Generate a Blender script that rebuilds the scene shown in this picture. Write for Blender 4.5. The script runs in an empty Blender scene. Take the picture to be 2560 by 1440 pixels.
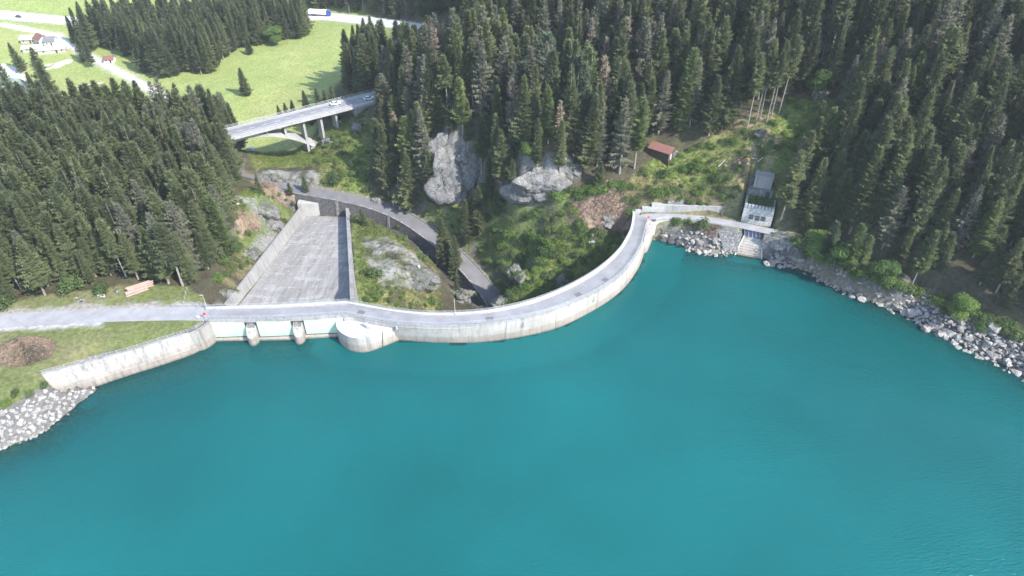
import bpy, bmesh, math, random
import numpy as np
from mathutils import Vector, Matrix

# ------------------------------------------------------------------ camera, sky, sun, exposure
SC = bpy.context.scene
COL = SC.collection
CAM_Z, PITCH, FPX = 127.0, math.radians(38.0), 1708.0
cam_d = bpy.data.cameras.new('camera'); cam = bpy.data.objects.new('camera', cam_d); COL.objects.link(cam)
cam.location = (0, 0, CAM_Z); cam.rotation_euler = (math.radians(90) - PITCH, 0, 0)
cam_d.sensor_width = 36.0; cam_d.lens = FPX / 2560 * 36.0; cam_d.clip_start = 1.0; cam_d.clip_end = 12000
SC.camera = cam
SUN_EL, SUN_AZ = math.radians(41), math.radians(127)       # azimuth measured from +Y towards +X
W = bpy.data.worlds.new('World'); SC.world = W; W.use_nodes = True
wn = W.node_tree.nodes; wl = W.node_tree.links
sky = wn.new('ShaderNodeTexSky'); sky.sky_type = 'NISHITA'; sky.sun_disc = False
sky.sun_elevation = SUN_EL; sky.sun_rotation = SUN_AZ; sky.altitude = 1400; sky.air_density = 1.0; sky.dust_density = 1.5
wn['Background'].inputs['Strength'].default_value = 0.15
wl.new(sky.outputs[0], wn['Background'].inputs[0])
sd = bpy.data.lights.new('sun', 'SUN'); so = bpy.data.objects.new('sun', sd); COL.objects.link(so)
sd.energy = 3.0; sd.angle = math.radians(0.6); sd.color = (1.0, 0.95, 0.87)
sdir = Vector((math.sin(SUN_AZ) * math.cos(SUN_EL), math.cos(SUN_AZ) * math.cos(SUN_EL), math.sin(SUN_EL)))
so.rotation_euler = sdir.to_track_quat('Z', 'Y').to_euler(); so.location = (200, -200, 400)
VS = SC.view_settings
VS.view_transform = 'Standard'; VS.look = 'None'; VS.gamma = 1.0; VS.use_curve_mapping = False
VS.exposure = 1.80
SC.render.engine = 'CYCLES'; SC.cycles.max_bounces = 5; SC.cycles.transparent_max_bounces = 8
SC.cycles.diffuse_bounces = 3; SC.cycles.glossy_bounces = 3

rnd = random.Random(7); npr = np.random.RandomState(11)

# ------------------------------------------------------------------ projection helpers
CP, SP = math.cos(PITCH), math.sin(PITCH)
def P(u, v, z):
    "the world point at height z that the photograph shows at pixel (u, v)"
    x, y = (u - 1280) / FPX, (v - 720) / FPX
    t = (CAM_Z - z) / (SP + y * CP)
    return np.array([x * t, (CP - y * SP) * t, z])
def proj(X, Y, Z):
    d = CAM_Z - Z
    f = Y * CP + d * SP; dn = d * CP - Y * SP
    f = np.maximum(f, 1e-3)
    return 1280 + FPX * X / f, 720 + FPX * dn / f, f
def PL(L): return [P(*p) for p in L]
def inpoly(u, v, poly):
    r = np.zeros(np.shape(u), bool); n = len(poly)
    for i in range(n):
        x0, y0 = poly[i][:2]; x1, y1 = poly[(i + 1) % n][:2]
        if y0 == y1: continue
        c = ((y0 > v) != (y1 > v)) & (u < (x1 - x0) * (v - y0) / (y1 - y0) + x0)
        r ^= c
    return r
def polydist(X, Y, pts, closed=False):
    "distance to a polyline, and the height of the nearest point on it"
    best = np.full(np.shape(X), 1e9); zz = np.zeros(np.shape(X))
    n = len(pts)
    for i in range(n if closed else n - 1):
        a, b = np.array(pts[i], float), np.array(pts[(i + 1) % n], float)
        d = b - a; L = max(d[0] ** 2 + d[1] ** 2, 1e-9)
        t = np.clip(((X - a[0]) * d[0] + (Y - a[1]) * d[1]) / L, 0, 1)
        q = np.hypot(X - a[0] - t * d[0], Y - a[1] - t * d[1])
        m = q < best
        best = np.where(m, q, best)
        if len(a) > 2: zz = np.where(m, a[2] + t * d[2], zz)
    return best, zz
def smooth(pts, n=8):
    pts = [np.array(p, float) for p in pts]
    Q = [2 * pts[0] - pts[1]] + pts + [2 * pts[-1] - pts[-2]]
    out = []
    for i in range(1, len(Q) - 2):
        p0, p1, p2, p3 = Q[i - 1:i + 3]
        for k in range(n):
            t = k / n
            out.append(.5 * (2 * p1 + (p2 - p0) * t + (2 * p0 - 5 * p1 + 4 * p2 - p3) * t * t + (3 * p1 - p0 - 3 * p2 + p3) * t ** 3))
    out.append(pts[-1]); return out
def resample(pts, step=None, n=None):
    pts = np.array(pts, float); d = np.r_[0, np.cumsum(np.linalg.norm(np.diff(pts, axis=0), axis=1))]
    if n is None: n = max(2, int(round(d[-1] / step)) + 1)
    s = np.linspace(0, d[-1], n)
    return np.stack([np.interp(s, d, pts[:, k]) for k in range(pts.shape[1])], 1)
def hashn(i, j, k, seed):
    h = (i * 374761393 + j * 668265263 + k * 2147483647 + seed * 1274126177) & 0xffffffff
    h = ((h ^ (h >> 13)) * 1274126177) & 0xffffffff
    return ((h ^ (h >> 16)) & 0xffff) / 65535.0
def vnoise(x, y, z=None, seed=0):
    x = np.asarray(x, float); y = np.asarray(y, float); z = np.zeros_like(x) if z is None else np.asarray(z, float)
    i, j, k = (np.floor(a).astype(np.int64) for a in (x, y, z)); fx, fy, fz = x - i, y - j, z - k
    fx, fy, fz = (f * f * (3 - 2 * f) for f in (fx, fy, fz)); r = 0
    for a in (0, 1):
        for b in (0, 1):
            for c in (0, 1):
                r = r + hashn(i + a, j + b, k + c, seed) * (fx if a else 1 - fx) * (fy if b else 1 - fy) * (fz if c else 1 - fz)
    return r
def fbm(x, y, z=None, seed=0, o=4):
    r, a, f = 0, .5, 1.0
    for q in range(o):
        r = r + a * (vnoise(np.asarray(x) * f, np.asarray(y) * f, None if z is None else np.asarray(z) * f, seed + q) - .5); a *= .5; f *= 2.1
    return r
def sstep(a, b, x):
    t = np.clip((x - a) / (b - a), 0, 1); return t * t * (3 - 2 * t)

# ------------------------------------------------------------------ object helpers
def link(o): COL.objects.link(o); return o
def tag(o, label=None, cat=None, group=None, kind=None):
    if label: o['label'] = label
    if cat: o['category'] = cat
    if group: o['group'] = group
    if kind: o['kind'] = kind
    return o
def empty(name, loc, label, cat, group=None, rz=0):
    o = link(bpy.data.objects.new(name, None)); o.location = tuple(loc); o.rotation_euler = (0, 0, rz); o.empty_display_size = .5
    return tag(o, label, cat, group)
def mesh_np(name, V, F, mat=None, smooth_=False):
    "V: n x 3, F: list of index arrays of equal length or a list of lists"
    me = bpy.data.meshes.new(name)
    V = np.asarray(V, np.float32)
    if isinstance(F, np.ndarray):
        k = F.shape[1]; nf = len(F)
        me.vertices.add(len(V)); me.vertices.foreach_set('co', V.ravel())
        me.loops.add(nf * k); me.loops.foreach_set('vertex_index', F.astype(np.int32).ravel())
        me.polygons.add(nf); me.polygons.foreach_set('loop_start', np.arange(0, nf * k, k, dtype=np.int32))
        me.update(calc_edges=True); me.validate()
    else:
        me.from_pydata([tuple(map(float, p)) for p in V], [], [tuple(int(i) for i in f) for f in F]); me.update()
    if mat: me.materials.append(mat)
    if smooth_: me.polygons.foreach_set('use_smooth', [True] * len(me.polygons))
    return me
def obj(name, me, parent=None, loc=None, label=None):
    o = link(bpy.data.objects.new(name, me))
    if parent is not None: o.parent = parent
    if loc is not None: o.location = tuple(loc)
    if label: o['label'] = label
    return o
class MB:
    def __init__(s): s.v, s.f = [], []
    def add(s, V, F):
        b = len(s.v); s.v += [tuple(map(float, p)) for p in V]; s.f += [tuple(b + i for i in f) for f in F]; return s
    def box(s, c, d, rz=0, ax=None):
        hx, hy, hz = d[0] / 2, d[1] / 2, d[2] / 2
        V = [Vector((x, y, z)) for z in (-hz, hz) for x, y in ((-hx, -hy), (hx, -hy), (hx, hy), (-hx, hy))]
        M = ax if ax is not None else Matrix.Rotation(rz, 3, 'Z')
        V = [M @ p + Vector(c) for p in V]
        return s.add(V, [(3, 2, 1, 0), (4, 5, 6, 7), (0, 1, 5, 4), (1, 2, 6, 5), (2, 3, 7, 6), (3, 0, 4, 7)])
    def prism(s, base, top):
        n = len(base)
        return s.add(list(base) + list(top), [tuple(range(n - 1, -1, -1)), tuple(range(n, 2 * n))] + [(i, (i + 1) % n, n + (i + 1) % n, n + i) for i in range(n)])
    def loft(s, rings, cap=True, closed=True):
        n = len(rings[0]); V = [p for r in rings for p in r]; F = []
        for a in range(len(rings) - 1):
            for i in range(n if closed else n - 1):
                j = (i + 1) % n; F.append((a * n + i, a * n + j, (a + 1) * n + j, (a + 1) * n + i))
        if cap: F += [tuple(range(n - 1, -1, -1)), tuple((len(rings) - 1) * n + i for i in range(n))]
        return s.add(V, F)
    def tube(s, pts, r, n=6):
        pts = [Vector(tuple(p)) for p in pts]; rings = []
        for i, p in enumerate(pts):
            d = (pts[min(i + 1, len(pts) - 1)] - pts[max(i - 1, 0)]).normalized()
            a = d.cross(Vector((0, 0, 1)) if abs(d.z) < .95 else Vector((1, 0, 0))).normalized(); b = d.cross(a)
            rr = r[i] if isinstance(r, (list, tuple)) else r
            rings.append([p + (a * math.cos(2 * math.pi * k / n) + b * math.sin(2 * math.pi * k / n)) * rr for k in range(n)])
        return s.loft(rings)
    def mesh(s, name, mat, sm=False): 
        me = mesh_np(name, s.v, s.f, mat, sm)
        bm = bmesh.new(); bm.from_mesh(me); bmesh.ops.recalc_face_normals(bm, faces=bm.faces); bm.to_mesh(me); bm.free()
        return me
    def build(s, name, mat, parent=None, loc=None, label=None, sm=False): return obj(name, s.mesh(name, mat, sm), parent, loc, label)

# ------------------------------------------------------------------ materials
class NT:
    def __init__(s, name):
        s.m = bpy.data.materials.new(name); s.m.use_nodes = True; s.t = s.m.node_tree; s.n = s.t.nodes; s.b = s.n['Principled BSDF']
        s.b.inputs['Specular IOR Level'].default_value = .25; s.out = s.n['Material Output']
    def new(s, t, **k):
        o = s.n.new(t)
        for a, b in k.items(): setattr(o, a, b)
        return o
    def l(s, a, b): s.t.links.new(a, b)
    def coord(s, which='Object', scale=(1, 1, 1), rot=(0, 0, 0)):
        c = s.new('ShaderNodeTexCoord'); mp = s.new('ShaderNodeMapping'); mp.inputs['Scale'].default_value = scale; mp.inputs['Rotation'].default_value = rot
        s.l(c.outputs[which], mp.inputs[0]); return mp.outputs[0]
    def noise(s, vec, scale, detail=4, rough=.55, dist=0):
        o = s.new('ShaderNodeTexNoise'); o.inputs['Scale'].default_value = scale; o.inputs['Detail'].default_value = detail
        o.inputs['Roughness'].default_value = rough; o.inputs['Distortion'].default_value = dist
        s.l(vec, o.inputs['Vector']); return o.outputs['Fac']
    def voro(s, vec, scale, feature='F1', rand=1.0):
        o = s.new('ShaderNodeTexVoronoi', feature=feature); o.inputs['Scale'].default_value = scale; o.inputs['Randomness'].default_value = rand
        s.l(vec, o.inputs['Vector']); return o
    def ramp(s, fac, stops):
        o = s.new('ShaderNodeValToRGB'); e = o.color_ramp.elements
        while len(e) < len(stops): e.new(.5)
        for k, (p, c) in enumerate(stops):
            e[k].position = p; e[k].color = (c, c, c, 1) if isinstance(c, (int, float)) else (*c, 1)
        s.l(fac, o.inputs[0]); return o.outputs[0]
    def mix(s, fac, a, b, mode='MIX'):
        o = s.new('ShaderNodeMix', data_type='RGBA', blend_type=mode)
        for k, x in ((0, fac), (6, a), (7, b)):
            if isinstance(x, (int, float)): o.inputs[k].default_value = x if k == 0 else (x, x, x, 1)
            elif isinstance(x, tuple): o.inputs[k].default_value = (*x, 1)
            else: s.l(x, o.inputs[k])
        return o.outputs[2]
    def math(s, op, a, b=None):
        o = s.new('ShaderNodeMath', operation=op)
        for k, x in enumerate((a, b)):
            if x is None: continue
            if isinstance(x, (int, float)): o.inputs[k].default_value = x
            else: s.l(x, o.inputs[k])
        return o.outputs[0]
    def bump(s, h, strength=.5, dist=.1):
        o = s.new('ShaderNodeBump'); o.inputs['Strength'].default_value = strength; o.inputs['Distance'].default_value = dist
        s.l(h, o.inputs['Height']); s.l(o.outputs[0], s.b.inputs['Normal']); return o
    def base(s, c, rough=.9):
        if isinstance(c, tuple): s.b.inputs['Base Color'].default_value = (*c, 1)
        else: s.l(c, s.b.inputs['Base Color'])
        s.b.inputs['Roughness'].default_value = rough; return s.m
def simple(name, c, rough=.7, var=.25, scale=1.5, metal=0, coord='Object'):
    t = NT(name); v = t.coord(coord); n = t.noise(v, scale, 5)
    col = t.mix(n, tuple(x * (1 - var) for x in c), tuple(min(1, x * (1 + var)) for x in c))
    t.b.inputs['Metallic'].default_value = metal
    return t.base(col, rough)
def zsplit(t):
    g = t.new('ShaderNodeNewGeometry'); sp = t.new('ShaderNodeSeparateXYZ'); t.l(g.outputs['Position'], sp.inputs[0]); return g, sp
def concrete(name, c, stain=.5, streak=True, tide=False, patch=.3):
    t = NT(name); g, sp = zsplit(t); pos = g.outputs['Position']
    mp = t.new('ShaderNodeMapping'); mp.inputs['Scale'].default_value = (1.2, 1.2, .12); t.l(pos, mp.inputs[0])
    big = t.noise(pos, .14, 4, .6); fine = t.noise(pos, 2.2, 6, .7); st = t.noise(mp.outputs[0], .9, 5, .65)
    col = t.mix(t.ramp(big, [(.35, 0), (.65, 1)]), tuple(x * .86 for x in c), tuple(min(1, x * 1.1) for x in c))
    col = t.mix(t.math('MULTIPLY', t.ramp(fine, [(.42, 1), (.58, 0)]), .3), col, tuple(x * .55 for x in c))
    if streak:
        nz = t.math('ABSOLUTE', t.new('ShaderNodeSeparateXYZ').outputs[2])
        col = t.mix(t.math('MULTIPLY', t.ramp(st, [(.5, 0), (.68, 1)]), stain), col, tuple(x * .42 for x in c))
        col = t.mix(t.math('MULTIPLY', t.ramp(st, [(.3, 1), (.42, 0)]), patch), col, tuple(min(.85, x * 1.35) for x in c))
    if tide:
        zz = t.math('ADD', sp.outputs[2], t.math('MULTIPLY', t.noise(pos, .5, 3), .8))
        zz = t.math('MULTIPLY', zz, .125)
        r = t.ramp(zz, [(0.02, (.075, .065, .05)), (.09, (.2, .175, .14)), (.13, (.33, .29, .255)), (.32, (.36, .325, .29)), (.42, (.46, .45, .43)), (.8, (.46, .455, .45))])
        col = t.mix(.8, col, t.mix(1.0, col, t.mix(1.0, r, 2.2, 'MULTIPLY'), 'MULTIPLY'))
    t.bump(fine, .35, .06)
    return t.base(col, .92)
M = {}
M['dam'] = concrete('dam_concrete', (.37, .355, .335), .5, tide=True)
M['wing'] = concrete('wing_wall_concrete', (.32, .31, .295), .8, tide=True)
M['concrete'] = concrete('weathered_concrete', (.31, .305, .295), .6)
M['pale'] = concrete('pale_concrete', (.38, .375, .36), .3, patch=.15)
M['bridge'] = concrete('bridge_concrete', (.34, .335, .33), .3)
M['white'] = concrete('white_painted_slab', (.50, .495, .485), .12, streak=False)
def asphalt(name, c, rot=0):
    t = NT(name); g, sp = zsplit(t); pos = g.outputs['Position']
    a = t.noise(pos, .25, 5, .6); b = t.noise(pos, 3.0, 5, .7)
    col = t.mix(t.ramp(a, [(.35, 0), (.65, 1)]), tuple(x * .84 for x in c), tuple(x * 1.12 for x in c))
    col = t.mix(t.math('MULTIPLY', t.ramp(b, [(.45, 1), (.6, 0)]), .25), col, tuple(x * .65 for x in c))
    vo = t.voro(pos, .17, 'DISTANCE_TO_EDGE'); col = t.mix(t.math('MULTIPLY', t.ramp(vo.outputs['Distance'], [(0, 1), (.012, 0)]), .35), col, tuple(x * .5 for x in c))
    t.bump(b, .2, .03); return t.base(col, .85)
M['crest_road'] = asphalt('crest_asphalt', (.245, .245, .255))
M['road'] = asphalt('plateau_asphalt', (.30, .30, .31))
M['gorge_road'] = asphalt('gorge_asphalt', (.15, .148, .155))
M['highway'] = asphalt('highway_asphalt', (.50, .50, .51))
M['bridge_road'] = asphalt('bridge_asphalt', (.23, .23, .24))
M['gravel'] = simple('pale_gravel', (.55, .53, .50), .95, .2, .6)
M['metal'] = simple('galvanised_steel', (.42, .43, .44), .5, .15, 3, .3)
M['dark_metal'] = simple('dark_steel', (.06, .06, .065), .5, .2)
M['paint'] = simple('road_paint', (.75, .75, .74), .7, .1)
M['grate'] = simple('drain_grate', (.15, .15, .155), .8, .35, 5)
M['red'] = simple('red_paint', (.62, .05, .05), .5, .1)
M['gate'] = None
def gate_mat():
    t = NT('pale_green_gate_paint'); v = t.coord('Object', (1, 1, .25)); n = t.noise(v, .8, 5, .6)
    col = t.mix(t.ramp(n, [(.4, 0), (.7, 1)]), (.43, .56, .43), (.36, .47, .365)); t.b.inputs['Specular IOR Level'].default_value = .4
    return t.base(col, .5)
M['gate'] = gate_mat()
def chute_mat():
    t = NT('stained_chute_concrete'); g, sp = zsplit(t); pos = g.outputs['Position']
    mp = t.new('ShaderNodeMapping'); mp.inputs['Scale'].default_value = (.55, .06, .06); mp.inputs['Rotation'].default_value = (0, 0, math.radians(-6)); t.l(pos, mp.inputs[0])
    st = t.noise(mp.outputs[0], 1.0, 6, .62); big = t.noise(pos, .05, 3); fine = t.noise(pos, 1.6, 6, .72)
    mw = t.new('ShaderNodeMapping'); mw.inputs['Scale'].default_value = (.13, .24, .1); t.l(pos, mw.inputs[0]); wp = t.noise(mw.outputs[0], 1.0, 8, .7)
    col = t.mix(t.ramp(st, [(.36, 0), (.62, 1)]), (.23, .216, .199), (.37, .352, .33))
    col = t.mix(t.math('MULTIPLY', t.ramp(big, [(.4, 0), (.6, 1)]), .35), col, (.27, .265, .27))
    col = t.mix(t.math('MULTIPLY', t.ramp(fine, [(.4, 1), (.6, 0)]), .35), col, (.10, .095, .10))
    m2 = t.math('MULTIPLY', t.ramp(wp, [(.53, 0), (.57, 1)]), t.ramp(fine, [(.42, 0), (.52, 1)]))
    col = t.mix(t.math('MULTIPLY', m2, .6), col, (.42, .415, .40))
    t.bump(fine, .3, .05); return t.base(col, .9)
M['chute'] = chute_mat()
def rock_mat(name, c1, c2, moss=.45, crack=.25):
    t = NT(name); g, sp = zsplit(t); pos = g.outputs['Position']
    mp = t.new('ShaderNodeMapping'); mp.inputs['Scale'].default_value = (1, 1, .45); mp.inputs['Rotation'].default_value = (.5, .35, .3); t.l(pos, mp.inputs[0])
    a = t.noise(mp.outputs[0], .4, 7, .72, .8); b = t.noise(pos, 2.0, 8, .78)
    wv = t.new('ShaderNodeTexNoise'); wv.inputs['Scale'].default_value = .35; wv.inputs['Detail'].default_value = 5; t.l(pos, wv.inputs['Vector'])
    va = t.new('ShaderNodeVectorMath', operation='MULTIPLY_ADD'); t.l(wv.outputs['Color'], va.inputs[0]); va.inputs[1].default_value = (4, 4, 4); t.l(mp.outputs[0], va.inputs[2])
    ms = t.new('ShaderNodeMapping'); ms.inputs['Scale'].default_value = (1.0, 1.0, .22); ms.inputs['Rotation'].default_value = (.25, .5, 0); t.l(pos, ms.inputs[0]); sk = t.noise(ms.outputs[0], .7, 6, .7, .5)
    vo = t.voro(va.outputs[0], crack * 1.5, 'DISTANCE_TO_EDGE')
    col = t.mix(t.ramp(a, [(.36, 0), (.64, 1)]), c1, c2)
    col = t.mix(t.math('MULTIPLY', t.ramp(b, [(.38, 1), (.55, 0)]), .55), col, tuple(x * .38 for x in c1))
    col = t.mix(t.math('MULTIPLY', t.ramp(sk, [(.5, 0), (.64, 1)]), .6), col, tuple(x * .45 for x in c1))
    col = t.mix(t.math('MULTIPLY', t.ramp(vo.outputs['Distance'], [(0, 1), (.06, 0)]), .6), col, tuple(x * .35 for x in c1))
    if moss:
        nz = t.new('ShaderNodeSeparateXYZ'); t.l(g.outputs['True Normal'], nz.inputs[0])
        mk = t.math('MULTIPLY', t.ramp(nz.outputs[2], [(.55, 0), (.85, 1)]), t.ramp(t.noise(pos, .5, 6, .7), [(.47, 0), (.6, 1)]))
        col = t.mix(t.math('MULTIPLY', mk, moss), col, (.09, .11, .03))
    h = t.math('ADD', t.math('MULTIPLY', b, .6), t.math('MULTIPLY', t.ramp(vo.outputs['Distance'], [(0, 0), (.1, 1)]), .4))
    t.bump(h, .8, .35); return t.base(col, .92)
M['rock'] = rock_mat('grey_rock', (.135, .133, .128), (.25, .245, .238), .8)
M['riprap'] = rock_mat('riprap_stone', (.28, .262, .245), (.42, .395, .37), 0, .6)
M['pale_stone'] = rock_mat('pale_stone', (.30, .288, .275), (.41, .395, .375), 0, .5)
def masonry(name, c, scale=1.1, joint=.06):
    t = NT(name); g, sp = zsplit(t); mp = t.new('ShaderNodeMapping'); mp.inputs['Scale'].default_value = (1, 1, 1.7); t.l(g.outputs['Position'], mp.inputs[0])
    vo = t.voro(mp.outputs[0], scale, 'DISTANCE_TO_EDGE'); vc = t.voro(mp.outputs[0], scale); n = t.noise(g.outputs['Position'], 2, 5)
    col = t.mix(t.math('MULTIPLY', vc.outputs['Color'], 1.0), tuple(x * .62 for x in c), tuple(min(1, x * 1.25) for x in c))
    col = t.mix(t.math('MULTIPLY', t.ramp(n, [(.4, 1), (.6, 0)]), .3), col, tuple(x * .5 for x in c))
    col = t.mix(t.ramp(vo.outputs['Distance'], [(0, 1), (joint, 0)]), col, tuple(x * .3 for x in c))
    t.bump(t.ramp(vo.outputs['Distance'], [(0, 0), (.12, 1)]), .7, .15); return t.base(col, .92)
M['dark_masonry'] = masonry('dark_masonry', (.115, .112, .118), 1.0)
M['grey_masonry'] = masonry('grey_masonry', (.26, .255, .245), 1.0, .09)
M['pale_masonry'] = masonry('pale_masonry', (.52, .51, .485), 1.7, .018)
def foliage(name, c, var=.35, hue=(1.25, 1.05, .8), trans=.25, rough=.7):
    t = NT(name); oi = t.new('ShaderNodeObjectInfo'); g = t.new('ShaderNodeNewGeometry')
    n = t.noise(g.outputs['Position'], .55, 4, .6); n2 = t.noise(g.outputs['Position'], 2.5, 3, .7)
    lo = tuple(x * (1 - var) for x in c); hi = tuple(x * (1 + var) * h for x, h in zip(c, hue))
    col = t.mix(oi.outputs['Random'], lo, hi)
    col = t.mix(t.math('MULTIPLY', t.ramp(n, [(.35, 1), (.6, 0)]), .45), col, tuple(x * .6 for x in c))
    col = t.mix(t.math('MULTIPLY', t.ramp(n2, [(.5, 0), (.68, 1)]), .6), col, tuple(min(.6, x * 1.7 * h) for x, h in zip(c, hue)))
    t.base(col, rough)
    tr = t.new('ShaderNodeBsdfTranslucent'); t.l(col, tr.inputs[0]); mx = t.new('ShaderNodeMixShader'); mx.inputs[0].default_value = trans
    t.l(t.b.outputs[0], mx.inputs[1]); t.l(tr.outputs[0], mx.inputs[2]); t.l(mx.outputs[0], t.out.inputs[0]); return t.m
M['spruce'] = foliage('spruce_needles', (.120, .146, .080), .32, (1.1, 1.04, .85), .45)
M['grey_spruce'] = foliage('grey_spruce_needles', (.145, .152, .115), .22, (1.08, 1.04, .92), .38)
M['dead_spruce'] = foliage('dead_spruce_twigs', (.195, .178, .158), .2)
M['larch'] = foliage('larch_needles', (.125, .172, .075), .22, (1.15, 1.05, .9), .4)
M['blue_pine'] = foliage('stone_pine_needles', (.088, .118, .072), .25, (1.05, 1.05, 1.0), .35)
M['leaf'] = foliage('broadleaf', (.095, .165, .048), .3, (1.2, 1.05, .8), .35)
M['bush'] = foliage('bush_leaves', (.082, .13, .05), .35, (1.2, 1.05, .8), .35)
M['under'] = foliage('undergrowth_leaves', (.12, .175, .05), .35, (1.25, 1.05, .7), .35)
M['bark'] = simple('spruce_bark', (.24, .205, .175), .9, .35, 2)
M['twig'] = simple('brown_twigs', (.235, .17, .13), .9, .45, .8)
M['log'] = simple('peeled_logs', (.34, .25, .205), .8, .3, 1.2)
M['log_end'] = simple('log_ends', (.60, .44, .29), .8, .15, 2)
M['wood'] = simple('dark_timber', (.065, .04, .03), .8, .3, 2)
M['grey_wood'] = simple('grey_timber', (.40, .38, .36), .8, .2, 2)
M['red_roof'] = simple('red_metal_roof', (.20, .095, .08), .8, .2, 1)
M['white_roof'] = simple('pale_roof', (.68, .67, .65), .6, .1, .6)
M['grey_roof'] = simple('grey_roof', (.16, .165, .175), .7, .2, .8)
M['render'] = simple('white_render', (.66, .64, .60), .85, .1, .7)
M['glass'] = simple('dark_glass', (.03, .035, .04), .15, .1)
M['car_white'] = simple('white_car_paint', (.80, .80, .80), .25, .03)
M['car_dark'] = simple('dark_car_paint', (.05, .055, .065), .25, .1)
M['truck_blue'] = simple('blue_truck_paint', (.05, .10, .38), .3, .1)
M['tarp'] = simple('white_trailer_cover', (.78, .78, .77), .6, .04)
M['rubber'] = simple('tyre_rubber', (.03, .03, .03), .9, .1)
M['rack'] = simple('blue_grey_rack', (.11, .105, .17), .55, .2, 2)

# ------------------------------------------------------------------ plan of the place
CREST = 7.0
UP = smooth(PL([(u, v, CREST) for u, v in [(870, 787), (900, 794), (950, 804), (1000, 811), (1100, 816), (1200, 811), (1300, 798), (1400, 771), (1500, 726), (1560, 681), (1600, 622), (1614, 572), (1622, 548)]]), 8)
DN = smooth(PL([(u, v, CREST) for u, v in [(870, 757), (900, 762), (950, 771), (1000, 779), (1085, 786), (1200, 781), (1300, 763), (1395, 730), (1480, 684), (1540, 634), (1573, 583), (1582, 546), (1582, 528)]]), 8)
WL = smooth(PL([(u, v, 0) for u, v in [(862, 834), (900, 842), (950, 848), (1000, 851), (1100, 857), (1200, 856), (1300, 843), (1400, 818), (1500, 767), (1560, 721), (1600, 664), (1614, 616), (1622, 590)]]), 8)
G_UP = PL([(515, 800, CREST), (700, 797, CREST), (870, 787, CREST)])
G_DN = PL([(515, 772, CREST), (700, 767, CREST), (870, 757, CREST)])
WING_T = smooth(PL([(524, 797, 6.7), (505, 815, 6.7), (470, 833, 6.65), (400, 854, 6.6), (320, 879, 6.5), (220, 906, 6.4), (105, 937, 6.3)]), 6)
WING_B = smooth(PL([(530, 838, 0), (515, 862, 0), (485, 884, 0), (400, 914, 0), (330, 936, 0), (255, 961, 0), (150, 1000, -.3)]), 6)
SHORE_R = PL([(u, v, 0) for u, v in [(1622, 598), (1660, 607), (1700, 618), (1770, 632), (1830, 636), (1905, 651), (1960, 660), (2011, 671), (2050, 692), (2094, 716), (2178, 748), (2261, 784), (2317, 810), (2372, 843), (2442, 878), (2497, 904), (2560, 940), (2750, 1030), (2950, 1140)]])
SHORE_L = PL([(u, v, 0) for u, v in [(-300, 1260), (-150, 1180), (0, 1122), (100, 1085), (170, 1030), (230, 985), (256, 962)]])
ROAD_L = smooth(PL([(-500, 835, 7), (-250, 822, 7), (0, 803, 7), (250, 789, 7), (430, 784, 7), (520, 785, 7)]), 6)
ROAD_LW = 2.9
ROAD_R = smooth(PL([(1600, 545, 7), (1640, 541, 7), (1700, 543, 7), (1770, 549, 7.1), (1850, 563, 7.2), (1920, 578, 7.4), (1985, 594, 7.6), (2100, 640, 8), (2250, 690, 8.3)]), 6)
GORGE = smooth(PL([(560, 440, -6), (640, 453, -6.4), (700, 464, -7), (770, 478, -8), (850, 492, -9.5), (930, 511, -11.5), (1000, 538, -13.5), (1060, 575, -16), (1120, 622, -19), (1180, 680, -23), (1225, 737, -27.5), (1245, 770, -30)]), 6)
GORGE_W = 3.1
HWY = smooth(PL([(-600, -20, -15), (-200, 20, -15.5), (0, 36, -16), (100, 46, -16), (250, 55, -16), (450, 55, -16), (650, 45, -15), (800, 41, -14), (900, 50, -12), (1000, 62, -9), (1100, 82, -5), (1180, 110, -2), (1230, 150, 2)]), 6)
HWY_W = 7.6
TRACK = smooth(PL([(0, 60, -16.5), (90, 78, -16.5), (140, 92, -16.5), (215, 135, -16.5), (260, 160, -16), (330, 197, -16), (400, 238, -15.5), (470, 278, -15), (520, 310, -15)]), 6)
CH_FL, CH_FR, CH_NL, CH_NR = P(765, 541, -15), P(868, 547, -15), P(597, 762, -1), P(880, 756, -1)
BR_A, BR_B = P(560, 337, 8), P(960, 236, 11.5)        # bridge axis ends
bd = (BR_B - BR_A) / np.linalg.norm((BR_B - BR_A)[:2]); bn = np.array([-bd[1], bd[0], 0])

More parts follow.
